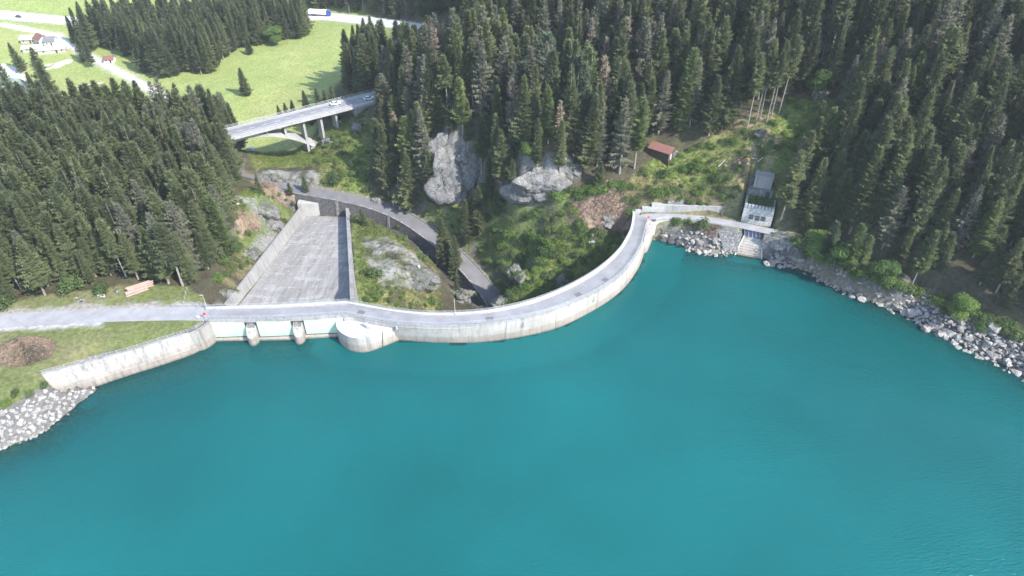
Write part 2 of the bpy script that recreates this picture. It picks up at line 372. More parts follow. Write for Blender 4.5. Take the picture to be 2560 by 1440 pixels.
n_sl = np.array([.54, .84]); c_sl = n_sl @ P(2300, 755, 5.5)[:2]; S_SL = .68
def slope_pt(u, v, dz=0):
    x, y = (u - 1280) / FPX, (v - 720) / FPX; fx, fy, dn = x, CP - y * SP, SP + y * CP
    t = (CAM_Z - 5.5 - dz + S_SL * c_sl) / (S_SL * (n_sl[0] * fx + n_sl[1] * fy) + dn)
    return np.array([fx * t, fy * t, CAM_Z - dn * t])
ctrl = []
def add(L): ctrl.extend(P(*p) for p in L)
for u in (1950, 2150, 2350, 2560, 2800, 3050):
    for v in (-250, 0, 180, 360, 520, 680):
        if v > 600 and u < 2200: continue
        ctrl.append(slope_pt(u, v))
for u in (1300, 1450, 1600, 1750):
    for v in (-250, 0, 150, 270): ctrl.append(slope_pt(u, v))
add([(1640, 385, 19), (1700, 400, 18), (1780, 420, 18), (1600, 440, 15), (1690, 480, 12.5), (1780, 490, 12.5), (1600, 500, 10), (1700, 514, 10), (1830, 512, 11.5),
     (1850, 350, 26), (1760, 345, 24), (1930, 300, 32), (1900, 415, 22), (1830, 440, 18), (1960, 480, 17), (1960, 560, 11), (2000, 585, 9), (2060, 630, 7), (2120, 682, 4.6), (2220, 726, 4.4), (2320, 762, 4.3), (2420, 806, 4.3), (2560, 856, 4.6), (2750, 930, 5.0),
     (1640, 573, 6.2), (1720, 580, 6.0), (1800, 580, 6.3), (1850, 583, 6.4)])
add([(1565, 480, 11.5), (1530, 500, 9.5), (1570, 555, 5), (1500, 470, 12), (1500, 545, 4), (1440, 520, 6), (1420, 590, -2), (1490, 610, -2), (1540, 610, 0), (1350, 540, 1), (1300, 580, -6), (1350, 650, -8), (1290, 662, -8), (1260, 700, -16), (1240, 680, -19), (1400, 700, -13), (1300, 730, -22), (1460, 670, -8),
     (1230, 600, -13), (1200, 540, -8), (1160, 600, -16), (1280, 500, 3), (1340, 505, 5), (1430, 470, 11)])
add([(1370, 405, 20), (1300, 400, 19), (1420, 400, 19), (1130, 350, 17), (1190, 340, 18), (1080, 345, 14), (1100, 490, -5), (1180, 490, -4), (1220, 440, 6), (1250, 400, 14), (1040, 400, 4), (1000, 470, -5), (960, 480, -9), (940, 400, -1), (940, 320, 7), (1000, 300, 14), (1080, 260, 20), (1000, 200, 17), (1100, 150, 24), (1200, 0, 45), (1200, 200, 32), (1100, 60, 8), (1100, -100, 20)])
add([(920, 285, 9), (880, 330, 4), (850, 400, -2), (880, 450, -6), (820, 440, -5), (812, 345, -1), (770, 388, -6), (760, 420, -7), (720, 430, -5), (690, 430, -5), (650, 430, -4.5), (700, 395, -10), (650, 375, -15), (740, 372, -12), (620, 360, -15), (845, 312, 2.5), (870, 275, 5), (800, 290, -8), (720, 310, -13), (660, 320, -15)])
add([(560, 370, 1), (600, 400, 1), (610, 440, 0), (450, 345, 3), (300, 340, 4), (150, 345, 4), (0, 350, 4), (-200, 360, 5), (100, 500, 6.5), (400, 480, 6), (550, 470, 5), (250, 620, 7), (0, 650, 7.5), (-200, 640, 8), (450, 640, 7), (-200, 780, 7.2), (100, 750, 7), (350, 740, 7), (480, 745, 6.8), (430, 720, 7), (540, 755, 5.5), (560, 680, 6), (610, 640, 4.5), (650, 600, 2.5), (700, 560, 0), (620, 520, 4), (700, 505, 2), (740, 500, -1), (640, 480, 2.5), (700, 480, -1.5), (590, 560, 5.5)])
add([(400, 830, 6.6), (250, 870, 6.4), (100, 900, 6.3), (0, 950, 6.0), (-200, 960, 6.2), (0, 1040, 4.2), (120, 965, 5.0), (-150, 1090, 4.5), (0, 1000, 5.6), (480, 815, 6.7)])
add([(900, 560, -8.5), (900, 610, -6), (960, 600, -5.5), (940, 660, -4), (1000, 650, -5), (1060, 690, -7.5), (920, 720, -2), (960, 745, -2.5), (1040, 745, -8), (1100, 690, -13), (1110, 740, -18), (1060, 640, -11), (1000, 590, -9), (1180, 750, -34), (1140, 720, -25)])
add([(u, v, -15) for u, v in [(560, 290), (700, 250), (830, 190), (620, 230), (480, 250), (330, 240)]] + [(u, v, -16) for u, v in [(200, 240), (300, 170), (500, 210), (680, 150), (700, 80), (450, 100), (200, 130), (80, 120), (100, 60), (350, 30), (650, 30)]] + [(850, 80, -14), (950, 90, -12), (820, 130, -15), (20, 240, -20), (30, 190, -19), (-80, 260, -19), (-200, 200, -17), (-300, 60, -16)])
ctrl += [np.array(p, float) for p in [(-175, 290, -12), (-140, 296, -15), (-215, 290, -14), (-260, 280, -12), (-300, 180, 8), (-300, 120, 9), (-125, 285, -15), (-300, 560, -10), (-100, 560, -8), (0, 600, 45), (120, 500, 205), (40, 430, 120), (-420, 600, 0), (-420, 300, -10), (-100, 640, 5), (250, 300, 140), (260, 150, 50)]]
for i, z in zip(range(0, len(DN), 12), (-4, -10, -22, -33, -36, -28, -18, -8)):
    d = DN[i] - UP[i]; d = d / np.linalg.norm(d[:2]); ctrl.append(np.array([DN[i][0] + d[0] * 6, DN[i][1] + d[1] * 6, z]))
ctrl = np.array(ctrl)
def kern(r): return np.sqrt(r * r + 9.0)
A = kern(np.hypot(ctrl[:, None, 0] - ctrl[None, :, 0], ctrl[:, None, 1] - ctrl[None, :, 1]))
A = A - np.eye(len(ctrl)) * .6
nC = len(ctrl); AA = np.zeros((nC + 1, nC + 1)); AA[:nC, :nC] = A; AA[:nC, nC] = 1; AA[nC, :nC] = 1
wts = np.linalg.solve(AA, np.r_[ctrl[:, 2], 0])
def axis(segs):
    a = []
    for lo, hi, st in segs: a += list(np.arange(lo, hi, st))
    return np.array(a + [segs[-1][1]])
GX = axis([(-3000, -700, 230), (-700, -430, 27), (-430, -185, 2.6), (-185, 165, 1.15), (165, 290, 2.5), (290, 700, 27), (700, 3000, 230)])
GY = axis([(-1200, 0, 150), (0, 84, 12), (84, 272, 1.15), (272, 620, 2.7), (620, 1000, 27), (1000, 4000, 300)])
TX, TY = np.meshgrid(GX, GY); shp = TX.shape
X, Y = TX.ravel(), TY.ravel(); Z = np.zeros_like(X)
for k in range(0, len(X), 20000):
    s = slice(k, k + 20000); cx, cy = np.clip(X[s], -420, 260), np.clip(Y[s], 60, 640)
    Z[s] = kern(np.hypot(cx[:, None] - ctrl[None, :, 0], cy[:, None] - ctrl[None, :, 1])) @ wts[:nC] + wts[nC]
far = np.maximum(np.maximum(X - 260, -420 - X), np.maximum(Y - 640, 0)).clip(0)
Z += np.minimum(.62 * far * (.8 + fbm(X / 300, Y / 300, seed=3)), 420) * (far > 0) * (Y > -100)
U_, V_, D_ = proj(X, Y, Z)
LAKE = ([p[:2] for p in SHORE_L] + [p[:2] for p in WING_B[::-1]][2:] + [p[:2] for p in PL([(527, 845, 0), (700, 843, 0), (862, 836, 0)])]
        + [p[:2] for p in WL[4:]] + [p[:2] for p in SHORE_R])
LAKE_POLY = LAKE + [(170, 40), (220, -300), (-220, -300), (-190, 60)]
in_lake = inpoly(X, Y, LAKE_POLY)
dl, _ = polydist(X, Y, [(*p, 0) for p in LAKE])
dlw, _ = polydist(X, Y, [(*p[:2], 0) for p in WING_B[:30]] + [(*p[:2], 0) for p in PL([(527, 845, 0), (862, 836, 0)])])
ddam, _ = polydist(X, Y, [(*p[:2], 0) for p in WL[6:]])
# relief
rough = fbm(X / 9, Y / 9, seed=21) * 2.6 + fbm(X / 2.6, Y / 2.6, seed=31) * .9
def pmask(poly, soft=0): return inpoly(U_, V_, poly)
PLAT = [(-700, 700), (-700, 1085), (0, 1040), (125, 958), (330, 880), (524, 800), (524, 760), (470, 715), (300, 715), (150, 730), (0, 765)]
SCRUB = [[(1195, 470), (1180, 560), (1210, 690), (1255, 735), (1240, 775), (1330, 765), (1480, 690), (1560, 610), (1582, 540), (1560, 460), (1440, 470), (1290, 500)],
         [(800, 330), (905, 275), (930, 300), (925, 470), (940, 500), (860, 478), (770, 465), (800, 420), (780, 380)],
         [(620, 385), (740, 365), (790, 385), (790, 420), (740, 415), (640, 420)],
         [(1560, 460), (1620, 400), (1700, 385), (1790, 350), (1880, 290), (1990, 250), (2090, 245), (2100, 300), (1985, 420), (1960, 500), (1850, 520), (1590, 520)],
         [(1985, 600), (2080, 600), (2200, 660), (2400, 780), (2560, 830), (2560, 860), (2420, 812), (2220, 715), (2100, 680), (2000, 625)],
         [(870, 520), (960, 570), (1090, 660), (1110, 780), (880, 760), (885, 650)],
         [(930, 490), (1010, 500), (1090, 495), (1195, 470), (1190, 600), (1150, 640), (1080, 580), (1010, 530), (930, 500)],
         [(560, 760), (540, 700), (580, 640), (590, 560), (600, 480), (680, 470), (770, 490), (760, 515), (600, 750)]]
rockp = [[(640, 425), (800, 430), (800, 470), (640, 450)], [(1075, 345), (1150, 335), (1200, 380), (1200, 440), (1130, 495), (1080, 480)], [(1285, 500), (1310, 410), (1420, 395), (1450, 450), (1400, 480), (1340, 510)],
         [(900, 590), (970, 590), (1100, 680), (1090, 725), (960, 720), (920, 660)], [(590, 490), (735, 505), (690, 580), (640, 660), (600, 600), (640, 540)], [(535, 700), (610, 670), (600, 760), (540, 765)]]
flat = np.zeros_like(X)
meadow = sstep(-6, -10, Z) * (Y > 278) * (X < 40) ; meadow = np.maximum(meadow, (Y > 300) * (X < -120) * 1.0)
scrub = np.zeros_like(X)
for p in SCRUB: scrub = np.maximum(scrub, pmask(p))
rockm = np.zeros_like(X)
for p in rockp: rockm = np.maximum(rockm, pmask(p))
plat = pmask(PLAT) * (Z > 2)
amp = 1 - .93 * np.maximum(np.maximum(meadow, plat), (far > 0))
amp = amp * (1 + .9 * rockm)
Z = Z + rough * amp + meadow * fbm(X / 40, Y / 40, seed=5) * 2.2 + plat * fbm(X / 6, Y / 6, seed=6) * .3
# shores and the lake bed
bed = -.42 * dl - .02
bed = np.where(dlw < 9, np.minimum(-1.5 - .25 * dlw, bed), bed)
bed = np.where(ddam < 12, -14, bed); bed = np.maximum(bed + fbm(X / 3, Y / 3, seed=9) * 1.2 * (dl > 1), -24)
dsr, _ = polydist(X, Y, SHORE_R); dsl, _ = polydist(X, Y, SHORE_L)
land_cap = np.maximum(.1, .62 * dsr + .1) + .5 * np.maximum(dsr - 8.5, 0) ** 2
kx = np.interp(X, [86, 95], [0, 1]); land_cap = np.where(X < 95, (1.5 * dsr + .1) * (1 - kx) + land_cap * kx, land_cap)
land_cap = np.minimum(land_cap, np.where(X < 0, .72 * dsl + .1 + .5 * np.maximum(dsl - 8, 0) ** 2, 1e9))
Z = np.where(in_lake, np.minimum(bed, -.05), np.minimum(np.where(Z < .3, np.where((dsr < 6) | (dsl < 6), .3, Z), Z), land_cap))
# structures: dam footprint, chute, wing wall, roads
dam_foot = inpoly(X, Y, [p[:2] for p in WL] + [p[:2] for p in DN[::-1]])
Z = np.where(dam_foot, np.minimum(Z, -14), Z)
gate_foot = inpoly(X, Y, [tuple(p[:2]) for p in PL([(524, 845, 0), (870, 836, 0)])] + [G_DN[2][:2], G_DN[0][:2]])
Z = np.where(gate_foot, np.minimum(Z, -2.5), Z)
wing_foot = inpoly(X, Y, [p[:2] for p in WING_B] + [p[:2] for p in WING_T[::-1]])
Z = np.where(wing_foot & ~in_lake, np.minimum(Z, -1.2), Z)
def along(pt):  # parameter along the chute 0 near .. 1 far
    a = (CH_NL + CH_NR)[:2] / 2; b = (CH_FL + CH_FR)[:2] / 2; d = b - a
    return ((pt[0] - a[0]) * d[0] + (pt[1] - a[1]) * d[1]) / (d @ d)
tc = along((X, Y)); zch = -1 - 14 * np.clip(tc, -.15, 1.1)
CQ_NL = CH_NL + (CH_NL - CH_FL) * .12; CQ_NR = CH_NR + (CH_NR - CH_FR) * .12
CQ_FL = CH_FL - (CH_NL - CH_FL) * .02; CQ_FR = CH_FR - (CH_NR - CH_FR) * .02
ch_poly = [(CQ_NL[0] - .7, CQ_NL[1]), (CQ_NR[0] + .7, CQ_NR[1]), (CQ_FR[0] + .7, CQ_FR[1]), (CQ_FL[0] - .7, CQ_FL[1])]
in_ch = inpoly(X, Y, ch_poly); dch, _ = polydist(X, Y, [(*p, 0) for p in ch_poly], True)
Z = np.where(in_ch, zch - 1.2, Z)
side = (~in_ch) & (dch < 9) & (tc > -.1) & (tc < 1.02)
Z = np.where(side & (X > -72), np.minimum(Z, zch + 3.0 + .35 * dch), np.where(side, np.clip(Z, zch + 2.2, zch + 2.6 + 1.1 * np.maximum(dch - 2.0, 0)), Z))
Z = np.where((tc > 1.0) & (dch < 8) & (X < -58) & (Y < 236), np.minimum(Z, -15.5), Z)
for line, w, soft, dz in ((ROAD_L, ROAD_LW + .6, 5, .06), (ROAD_R, 2.4, 3, .06), (GORGE, GORGE_W + .4, 4.5, .06), (HWY, HWY_W + 1, 12, .08), (TRACK, 2.6, 8, .06)):
    dr, zr = polydist(X, Y, line)
    k = 1 - sstep(w, w + soft, dr)
    if line is GORGE:                                 # a wall holds the road up on its near side
        near = np.zeros_like(X, bool); gl = resample(line, n=60)
        i = np.argmin(np.hypot(X[:, None] - gl[None, ::3, 0], Y[:, None] - gl[None, ::3, 1]), 1) * 3
        tg = np.gradient(gl[:, :2], axis=0)[i]; near = (tg[:, 0] * (Y - gl[i, 1]) - tg[:, 1] * (X - gl[i, 0])) < 0
        wall = near & (dr > w) & (dr < 13) & (X > -84)
        k = np.where(near & (dr > w) & (X > -84), 0, k); Z = np.where(wall, np.minimum(Z, zr - 6.2 + 1.1 * np.maximum(dr - 4.6, 0)), Z)
    if line is ROAD_R: k = np.where(in_lake | dam_foot, 0, k)
    k = np.where(in_lake, 0, k)
    if line is ROAD_L: k = np.where(gate_foot | wing_foot | (X > -75), 0, k)
    Z = Z * (1 - k) + (zr - dz) * k
dbr, zbr = polydist(X, Y, [BR_A, BR_B])
Z = np.where(dbr < 7, np.minimum(Z, zbr - 1.8), Z)
# the gatehouse sits in a notch of the slope
GH0, GH1 = P(1852, 553, 7.2), P(1926, 566, 7.3)
gh_d = (GH1 - GH0) / np.linalg.norm((GH1 - GH0)[:2]); gh_n = np.array([-gh_d[1], gh_d[0], 0])
GHW = np.linalg.norm((GH1 - GH0)[:2])
def gh_local(X, Y): return (X - GH0[0]) * gh_d[0] + (Y - GH0[1]) * gh_d[1], (X - GH0[0]) * gh_n[0] + (Y - GH0[1]) * gh_n[1]
ga, gb = gh_local(X, Y)
Z = np.where((ga > -1) & (ga < GHW + 1) & (gb > -.5) & (gb < 7.5), np.minimum(Z, 6.9), Z)
Z = np.where((ga > -1.2) & (ga < GHW + 1.5) & (gb >= 7.5) & (gb < 9), np.minimum(Z, 10), Z)
Z = np.where((ga > -1.2) & (ga < GHW + 1.5) & (gb >= 9) & (gb < 13.2), np.minimum(Z, 15), Z)
BWL = smooth(PL([(1588, 533, 7), (1640, 531, 7), (1700, 532, 7.05), (1780, 534, 7.1), (1852, 536, 7.2)]), 5)
RRc = resample(ROAD_R, n=80); carve = [p[:2] for p in BWL] + [tuple(p[:2]) for p in RRc[:34:3]][::-1]
Z = np.where(inpoly(X, Y, carve) & ~dam_foot, np.minimum(Z, 6.98), Z)
RMP = [P(1858, 588, 4.6), P(1907, 599, 4.6), P(1906, 651, -.4), P(1834, 640, -.4)]
rm_ext = [RMP[0], RMP[1], RMP[1] + (RMP[2] - RMP[1]) * 1.6, RMP[0] + (RMP[3] - RMP[0]) * 1.6]
rm_d = ((RMP[3] + RMP[2]) - (RMP[0] + RMP[1])) / 2; rm_c = (RMP[0] + RMP[1]) / 2
rt_ = ((X - rm_c[0]) * rm_d[0] + (Y - rm_c[1]) * rm_d[1]) / (rm_d[:2] @ rm_d[:2])
dmp, _ = polydist(X, Y, [tuple(p) for p in rm_ext], True)
Z = np.where(inpoly(X, Y, [p[:2] for p in rm_ext]) | ((dmp < .8) & (rt_ > -.05)), np.minimum(Z, 4.6 - 5.0 * rt_ - .9), Z)
MBK = smooth(PL([(1910, 590, 7.2), (1950, 598, 7.3), (1990, 609, 7.4)]), 5)
mpoly = [p[:2] for p in MBK] + [tuple(p[:2]) for p in SHORE_R[4:9]][::-1]
Z = np.where(inpoly(X, Y, mpoly) & (dmp > .8), np.minimum(Z, .3 + .5 * dsr), Z)
LBK = [P(1793, 568, 6.9), P(1856, 583, 7.0), P(1843, 630, .9), P(1808, 622, 1.6)]
Z = np.where(inpoly(X, Y, [p[:2] for p in LBK]), np.minimum(Z, .1 + .62 * dsr), Z)
ZG = Z.reshape(shp)
def H(x, y):
    x = np.asarray(x, float); y = np.asarray(y, float)
    i = np.clip(np.searchsorted(GX, x) - 1, 0, len(GX) - 2); j = np.clip(np.searchsorted(GY, y) - 1, 0, len(GY) - 2)
    fx = np.clip((x - GX[i]) / (GX[i + 1] - GX[i]), 0, 1); fy = np.clip((y - GY[j]) / (GY[j + 1] - GY[j]), 0, 1)
    return (ZG[j, i] * (1 - fx) * (1 - fy) + ZG[j, i + 1] * fx * (1 - fy) + ZG[j + 1, i] * (1 - fx) * fy + ZG[j + 1, i + 1] * fx * fy)
def hit(u, v, h=0.0):
    "the ground point whose spot h metres above it shows at pixel (u, v)"
    x, y = (u - 1280) / FPX, (v - 720) / FPX; t = np.arange(120, 620, .4)
    px, py, pz = x * t, (CP - y * SP) * t, CAM_Z - (SP + y * CP) * t
    b = np.nonzero(pz < H(px, py) + h)[0]; k = b[0] if len(b) else len(t) - 1
    return np.array([px[k], py[k], float(H(px[k], py[k]))])

# ground colours by what covers it, plus shade painted between the bank stones
U_, V_, D_ = proj(X, Y, Z)
n1 = fbm(X / 14, Y / 14, seed=41); n2 = fbm(X / 3.2, Y / 3.2, seed=51); n3 = fbm(X / 40, Y / 40, seed=61)
C = np.where((far > 0)[:, None], np.array([.055, .068, .034]), np.array([.062, .055, .034]))
def paint(mask, c, soft=None):
    m = np.clip(mask, 0, 1)[:, None]; global C; C = C * (1 - m) + np.asarray(c)[None, :] * m
paint(sstep(-.05, .15, n2 + n1) * .5, (.085, .085, .035))
paint(scrub * sstep(-.25, 0, n1 + n2 * .6), (.115, .15, .04)); paint(scrub * sstep(.0, .2, n2 - n1 * .5) * .7, (.18, .15, .075))
gr, gn = np.gradient(ZG, GY, GX); stp = np.hypot(gr, gn).ravel()
paint(.55 * sstep(1.5, 2.1, stp + 2.5 * n2) * (far <= 0) * (1 - meadow) * (1 - .8 * scrub) * np.where((dsr < 32) & (X > 84), .12, 1), (.20, .195, .185)); paint(rockm * sstep(-.2, .1, n2 + .5 * n1), (.215, .21, .20))
paint(meadow, (.245, .297, .093)); paint(meadow * sstep(-.1, .25, n3 + n1 * .4), (.30, .322, .118)); paint(meadow * sstep(.05, .3, n1) * .4, (.215, .28, .08))
paint(plat, (.128, .148, .052)); paint(plat * sstep(0, .25, n1), (.165, .16, .075)); paint(plat * sstep(.05, .25, n2) * .6, (.115, .135, .04))
clear_ = pmask([(1700, 400), (1850, 290), (1930, 280), (1960, 330), (1930, 420), (1850, 470), (1790, 430)])
paint(clear_ * sstep(-.15, .1, n2), (.29, .225, .13)); paint(clear_ * sstep(.08, .2, n1), (.18, .19, .06))
brownp = [[(1430, 505), (1500, 475), (1560, 500), (1578, 560), (1560, 600), (1500, 590), (1440, 560)], [(640, 465), (700, 460), (770, 490), (750, 505), (690, 495)], [(590, 545), (640, 520), (650, 560), (600, 600)]]
for b in brownp: paint(pmask(b) * .85, (.27, .185, .14))
drl, _ = polydist(X, Y, ROAD_L); paint(plat * (1 - sstep(3.6, 6.0, drl + n2 * 5)) * (V_ < 785), (.30, .28, .25)); paint(plat * (1 - sstep(3.4, 5.2, drl + n2 * 3)) * (V_ > 785) * (U_ < 260), (.40, .385, .37))
dh, _ = polydist(X, Y, HWY); paint((1 - sstep(7.5, 9.5, dh + n2 * 2)) * (far <= 0), (.40, .39, .34))
dtk, _ = polydist(X, Y, TRACK); paint((1 - sstep(2.4, 4.2, dtk + n2 * 2)), (.50, .47, .42))
yard = [(95, 88), (150, 80), (170, 112), (165, 125), (130, 118), (100, 100)]; paint(pmask(yard), (.58, .56, .53))
shingle = [[(-60, 150), (0, 160), (60, 172), (62, 205), (0, 200), (-60, 190)], [(115, 163), (178, 148), (182, 156), (120, 175)], [(0, 268), (60, 255), (60, 285), (0, 300)]]
for b in shingle: paint(pmask(b) * sstep(-.3, -.1, n2), (.62, .61, .59))
drr, _ = polydist(X, Y, ROAD_R); paint((1 - sstep(2.2, 4.0, drr)) * (~in_lake) * (U_ > 1600) * (U_ < 1990), (.17, .165, .08))
rr = (((dsr < 13) & (Z < 5.2)) | ((dsr < 5.2) & (U_ > 1900))) & ~in_lake & (X > 40); paint(rr * 1.0, (.115, .11, .104))  # riprap ground darkened, shade in the gaps between boulders is put into the colour
dwt, _ = polydist(X, Y, WING_T); rl = (dsl < 8) & ~in_lake & (Z < 5) & ~wing_foot & (dwt > 2.5); paint(rl * 1.0, (.13, .125, .118))  # revetment ground painted darker too, as shade between the pitched stones
paint(in_lake * 1.0, (.20, .18, .13))
dgo, _ = polydist(X, Y, GORGE); paint((1 - sstep(3.4, 5, dgo)) * 1.0, (.19, .17, .14)); gdeep = (Z < -20) & (X > -60) & (X < 20) & (Y < 260); paint(gdeep * sstep(-.1, .1, n2), (.10, .095, .085))
C *= (1 + .30 * n2)[:, None]
ii = np.arange(shp[0] * shp[1]).reshape(shp)
F = np.stack([ii[:-1, :-1], ii[:-1, 1:], ii[1:, 1:], ii[1:, :-1]], -1).reshape(-1, 4)
def ground_mat():
    t = NT('ground'); at = t.new('ShaderNodeVertexColor', layer_name='Col'); g, sp = zsplit(t); pos = g.outputs['Position']
    a = t.noise(pos, .9, 6, .72); b = t.noise(pos, 4.0, 4, .7)
    col = t.mix(1.0, at.outputs[0], t.ramp(a, [(.3, .55), (.5, 1.0), (.7, 1.5)]), 'MULTIPLY')
    col = t.mix(t.math('MULTIPLY', t.ramp(b, [(.4, 1), (.6, 0)]), .3), col, t.mix(1.0, col, .45, 'MULTIPLY'))
    t.bump(a, .7, .35); return t.base(col, .95)
M['ground'] = ground_mat()
me = mesh_np('terrain', np.stack([X, Y, Z], 1), F, M['ground'], True)
ca = me.color_attributes.new('Col', 'FLOAT_COLOR', 'POINT'); ca.data.foreach_set('color', np.concatenate([C, np.ones((len(C), 1))], 1).astype(np.float32).ravel())
tag(obj('terrain', me), kind='structure')

# ------------------------------------------------------------------ lake and river
def water_mat(name, deep, k_rip=1.0, milky=0):
    t = NT(name); g, sp = zsplit(t); pos = g.outputs['Position']; at = t.new('ShaderNodeVertexColor', layer_name='depth')
    mp = t.new('ShaderNodeMapping'); mp.inputs['Scale'].default_value = (1.0, 2.6, 1); mp.inputs['Rotation'].default_value = (0, 0, math.radians(-28)); t.l(pos, mp.inputs[0])
    r1 = t.noise(mp.outputs[0], .8, 3, .5, .3); big = t.noise(pos, .022, 3, .5); r2 = t.noise(mp.outputs[0], .12, 3)
    amp = t.ramp(big, [(.38, .12), (.64, 1)])
    bp = t.new('ShaderNodeBump'); bp.inputs['Strength'].default_value = .7 * k_rip; bp.inputs['Distance'].default_value = .36
    t.l(t.math('MULTIPLY', t.math('ADD', r1, r2), amp), bp.inputs['Height'])
    col = t.mix(t.ramp(t.noise(pos, .012, 3), [(.35, 0), (.65, 1)]), tuple(x * .84 for x in deep), tuple(x * 1.2 for x in deep))
    df = t.new('ShaderNodeBsdfDiffuse'); t.l(col, df.inputs[0]); t.l(bp.outputs[0], df.inputs[2])
    tr = t.new('ShaderNodeBsdfTransparent'); tr.inputs[0].default_value = (.42, .68, .66, 1)
    m1 = t.new('ShaderNodeMixShader'); t.l(at.outputs[0], m1.inputs[0]); t.l(tr.outputs[0], m1.inputs[1]); t.l(df.outputs[0], m1.inputs[2])
    gl = t.new('ShaderNodeBsdfGlossy'); gl.inputs['Roughness'].default_value = .12; t.l(bp.outputs[0], gl.inputs['Normal'])
    fr = t.new('ShaderNodeFresnel'); fr.inputs[0].default_value = 1.333; t.l(bp.outputs[0], fr.inputs[1])
    m2 = t.new('ShaderNodeMixShader'); t.l(fr.outputs[0], m2.inputs[0]); t.l(m1.outputs[0], m2.inputs[1]); t.l(gl.outputs[0], m2.inputs[2])
    t.l(m2.outputs[0], t.out.inputs[0]); return t.m
M['lake'] = water_mat('lake_water', (.0040, .089, .091))
M['river'] = water_mat('river_water', (.33, .34, .33), .6)
lx = axis([(-400, -190, 15), (-190, 165, 1.5), (165, 420, 15)]); ly = axis([(-600, 0, 40), (0, 90, 6), (90, 205, 1.3)])
LX, LY = np.meshgrid(lx, ly); lsh = LX.shape; LX, LY = LX.ravel(), LY.ravel()
lin = inpoly(LX, LY, LAKE_POLY); dlk, _ = polydist(LX, LY, [(*p, 0) for p in LAKE])
far_in = (LY < 60) & (np.abs(LX) < 190)
keepv = lin | (dlk < 2.6) | ((LY < 90) & (LX > -400) & (np.hypot(LX, LY + 200) < 500))
depth = np.maximum(-H(LX, LY), 0) * lin; alpha = 1 - np.exp(-.42 * depth)
li = np.arange(lsh[0] * lsh[1]).reshape(lsh); lf = np.stack([li[:-1, :-1], li[:-1, 1:], li[1:, 1:], li[1:, :-1]], -1).reshape(-1, 4)
lf = lf[keepv[lf].all(1)]
rem = -np.ones(len(LX), int); used = np.unique(lf); rem[used] = np.arange(len(used))
me = mesh_np('lake', np.stack([LX, LY, np.zeros_like(LX)], 1)[used], rem[lf], M['lake'], True)
ca = me.color_attributes.new('depth', 'FLOAT_COLOR', 'POINT'); a4 = np.repeat(alpha[used][:, None], 4, 1); a4[:, 3] = 1; ca.data.foreach_set('color', a4.astype(np.float32).ravel())
tag(obj('lake', me), kind='structure')
def ribbon(line, w, dz, n=None, step=3.0, name='road', mat=None, kind='structure', off=0.0):
    L = resample(line, step=step); T = np.gradient(L[:, :2], axis=0); T /= np.linalg.norm(T, axis=1)[:, None]; N = np.stack([-T[:, 1], T[:, 0]], 1)
    V = []; cols = np.linspace(-1, 1, 5)
    for i, p in enumerate(L):
        for c in cols:
            x, y = p[0] + N[i, 0] * (w * c + off), p[1] + N[i, 1] * (w * c + off); V.append((x, y, p[2] + dz))
    m = len(cols); F = [(i * m + j, i * m + j + 1, (i + 1) * m + j + 1, (i + 1) * m + j) for i in range(len(L) - 1) for j in range(m - 1)]
    me = mesh_np(name, V, F, mat, True); o = obj(name, me)
    if kind: o['kind'] = kind
    return o
RIV = smooth(PL([(-60, 210, -18.9), (20, 205, -18.9), (38, 225, -19), (42, 250, -19.1), (30, 275, -19.2), (0, 300, -19.2), (-60, 330, -19.2)]), 6)
o = ribbon(RIV, 6, .25, name='river', mat=M['river']); ca = o.data.color_attributes.new('depth', 'FLOAT_COLOR', 'POINT'); ca.data.foreach_set('color', np.ones(len(o.data.vertices) * 4, np.float32))
ribbon(ROAD_L, ROAD_LW, .03, name='plateau_road', mat=M['road'])
ribbon(GORGE, GORGE_W, .03, name='gorge_road', mat=M['gorge_road'])
ribbon(HWY, HWY_W, .03, name='highway', mat=M['highway'])
ribbon(TRACK, 1.9, .03, name='gravel_track', mat=M['gravel'])
ribbon(ROAD_R[1:39], 1.8, .03, name='shore_road', mat=M['road'])
for off in (-7.0, 7.0): ribbon(HWY, .14, .036, name='highway_edge_line', mat=M['paint'], off=off)

# ------------------------------------------------------------------ railings
POST = MB().box((0, 0, .55), (.075, .075, 1.1)).mesh('post', M['metal'])
def railing(path, label, group=None, spacing=2.4, h=1.1, rails=(.4, .75, 1.1)):
    L = resample(path, step=spacing); o = empty('metal_railing', L[0], label, 'railing', group); b = L[0]
    for p in L:
        q = obj('post', POST, o); q.location = tuple(p - b); q.scale = (1, 1, h / 1.1)
    for r in rails: MB().tube([p - b + np.array([0, 0, r * h / 1.1]) for p in L], .036, 5).build('rail', M['metal'], o)
    return o
def offset(line, d):
    L = np.array(line); T = np.gradient(L[:, :2], axis=0); T /= np.linalg.norm(T, axis=1)[:, None]
    Q = L.copy(); Q[:, 0] += -T[:, 1] * d; Q[:, 1] += T[:, 0] * d; return Q

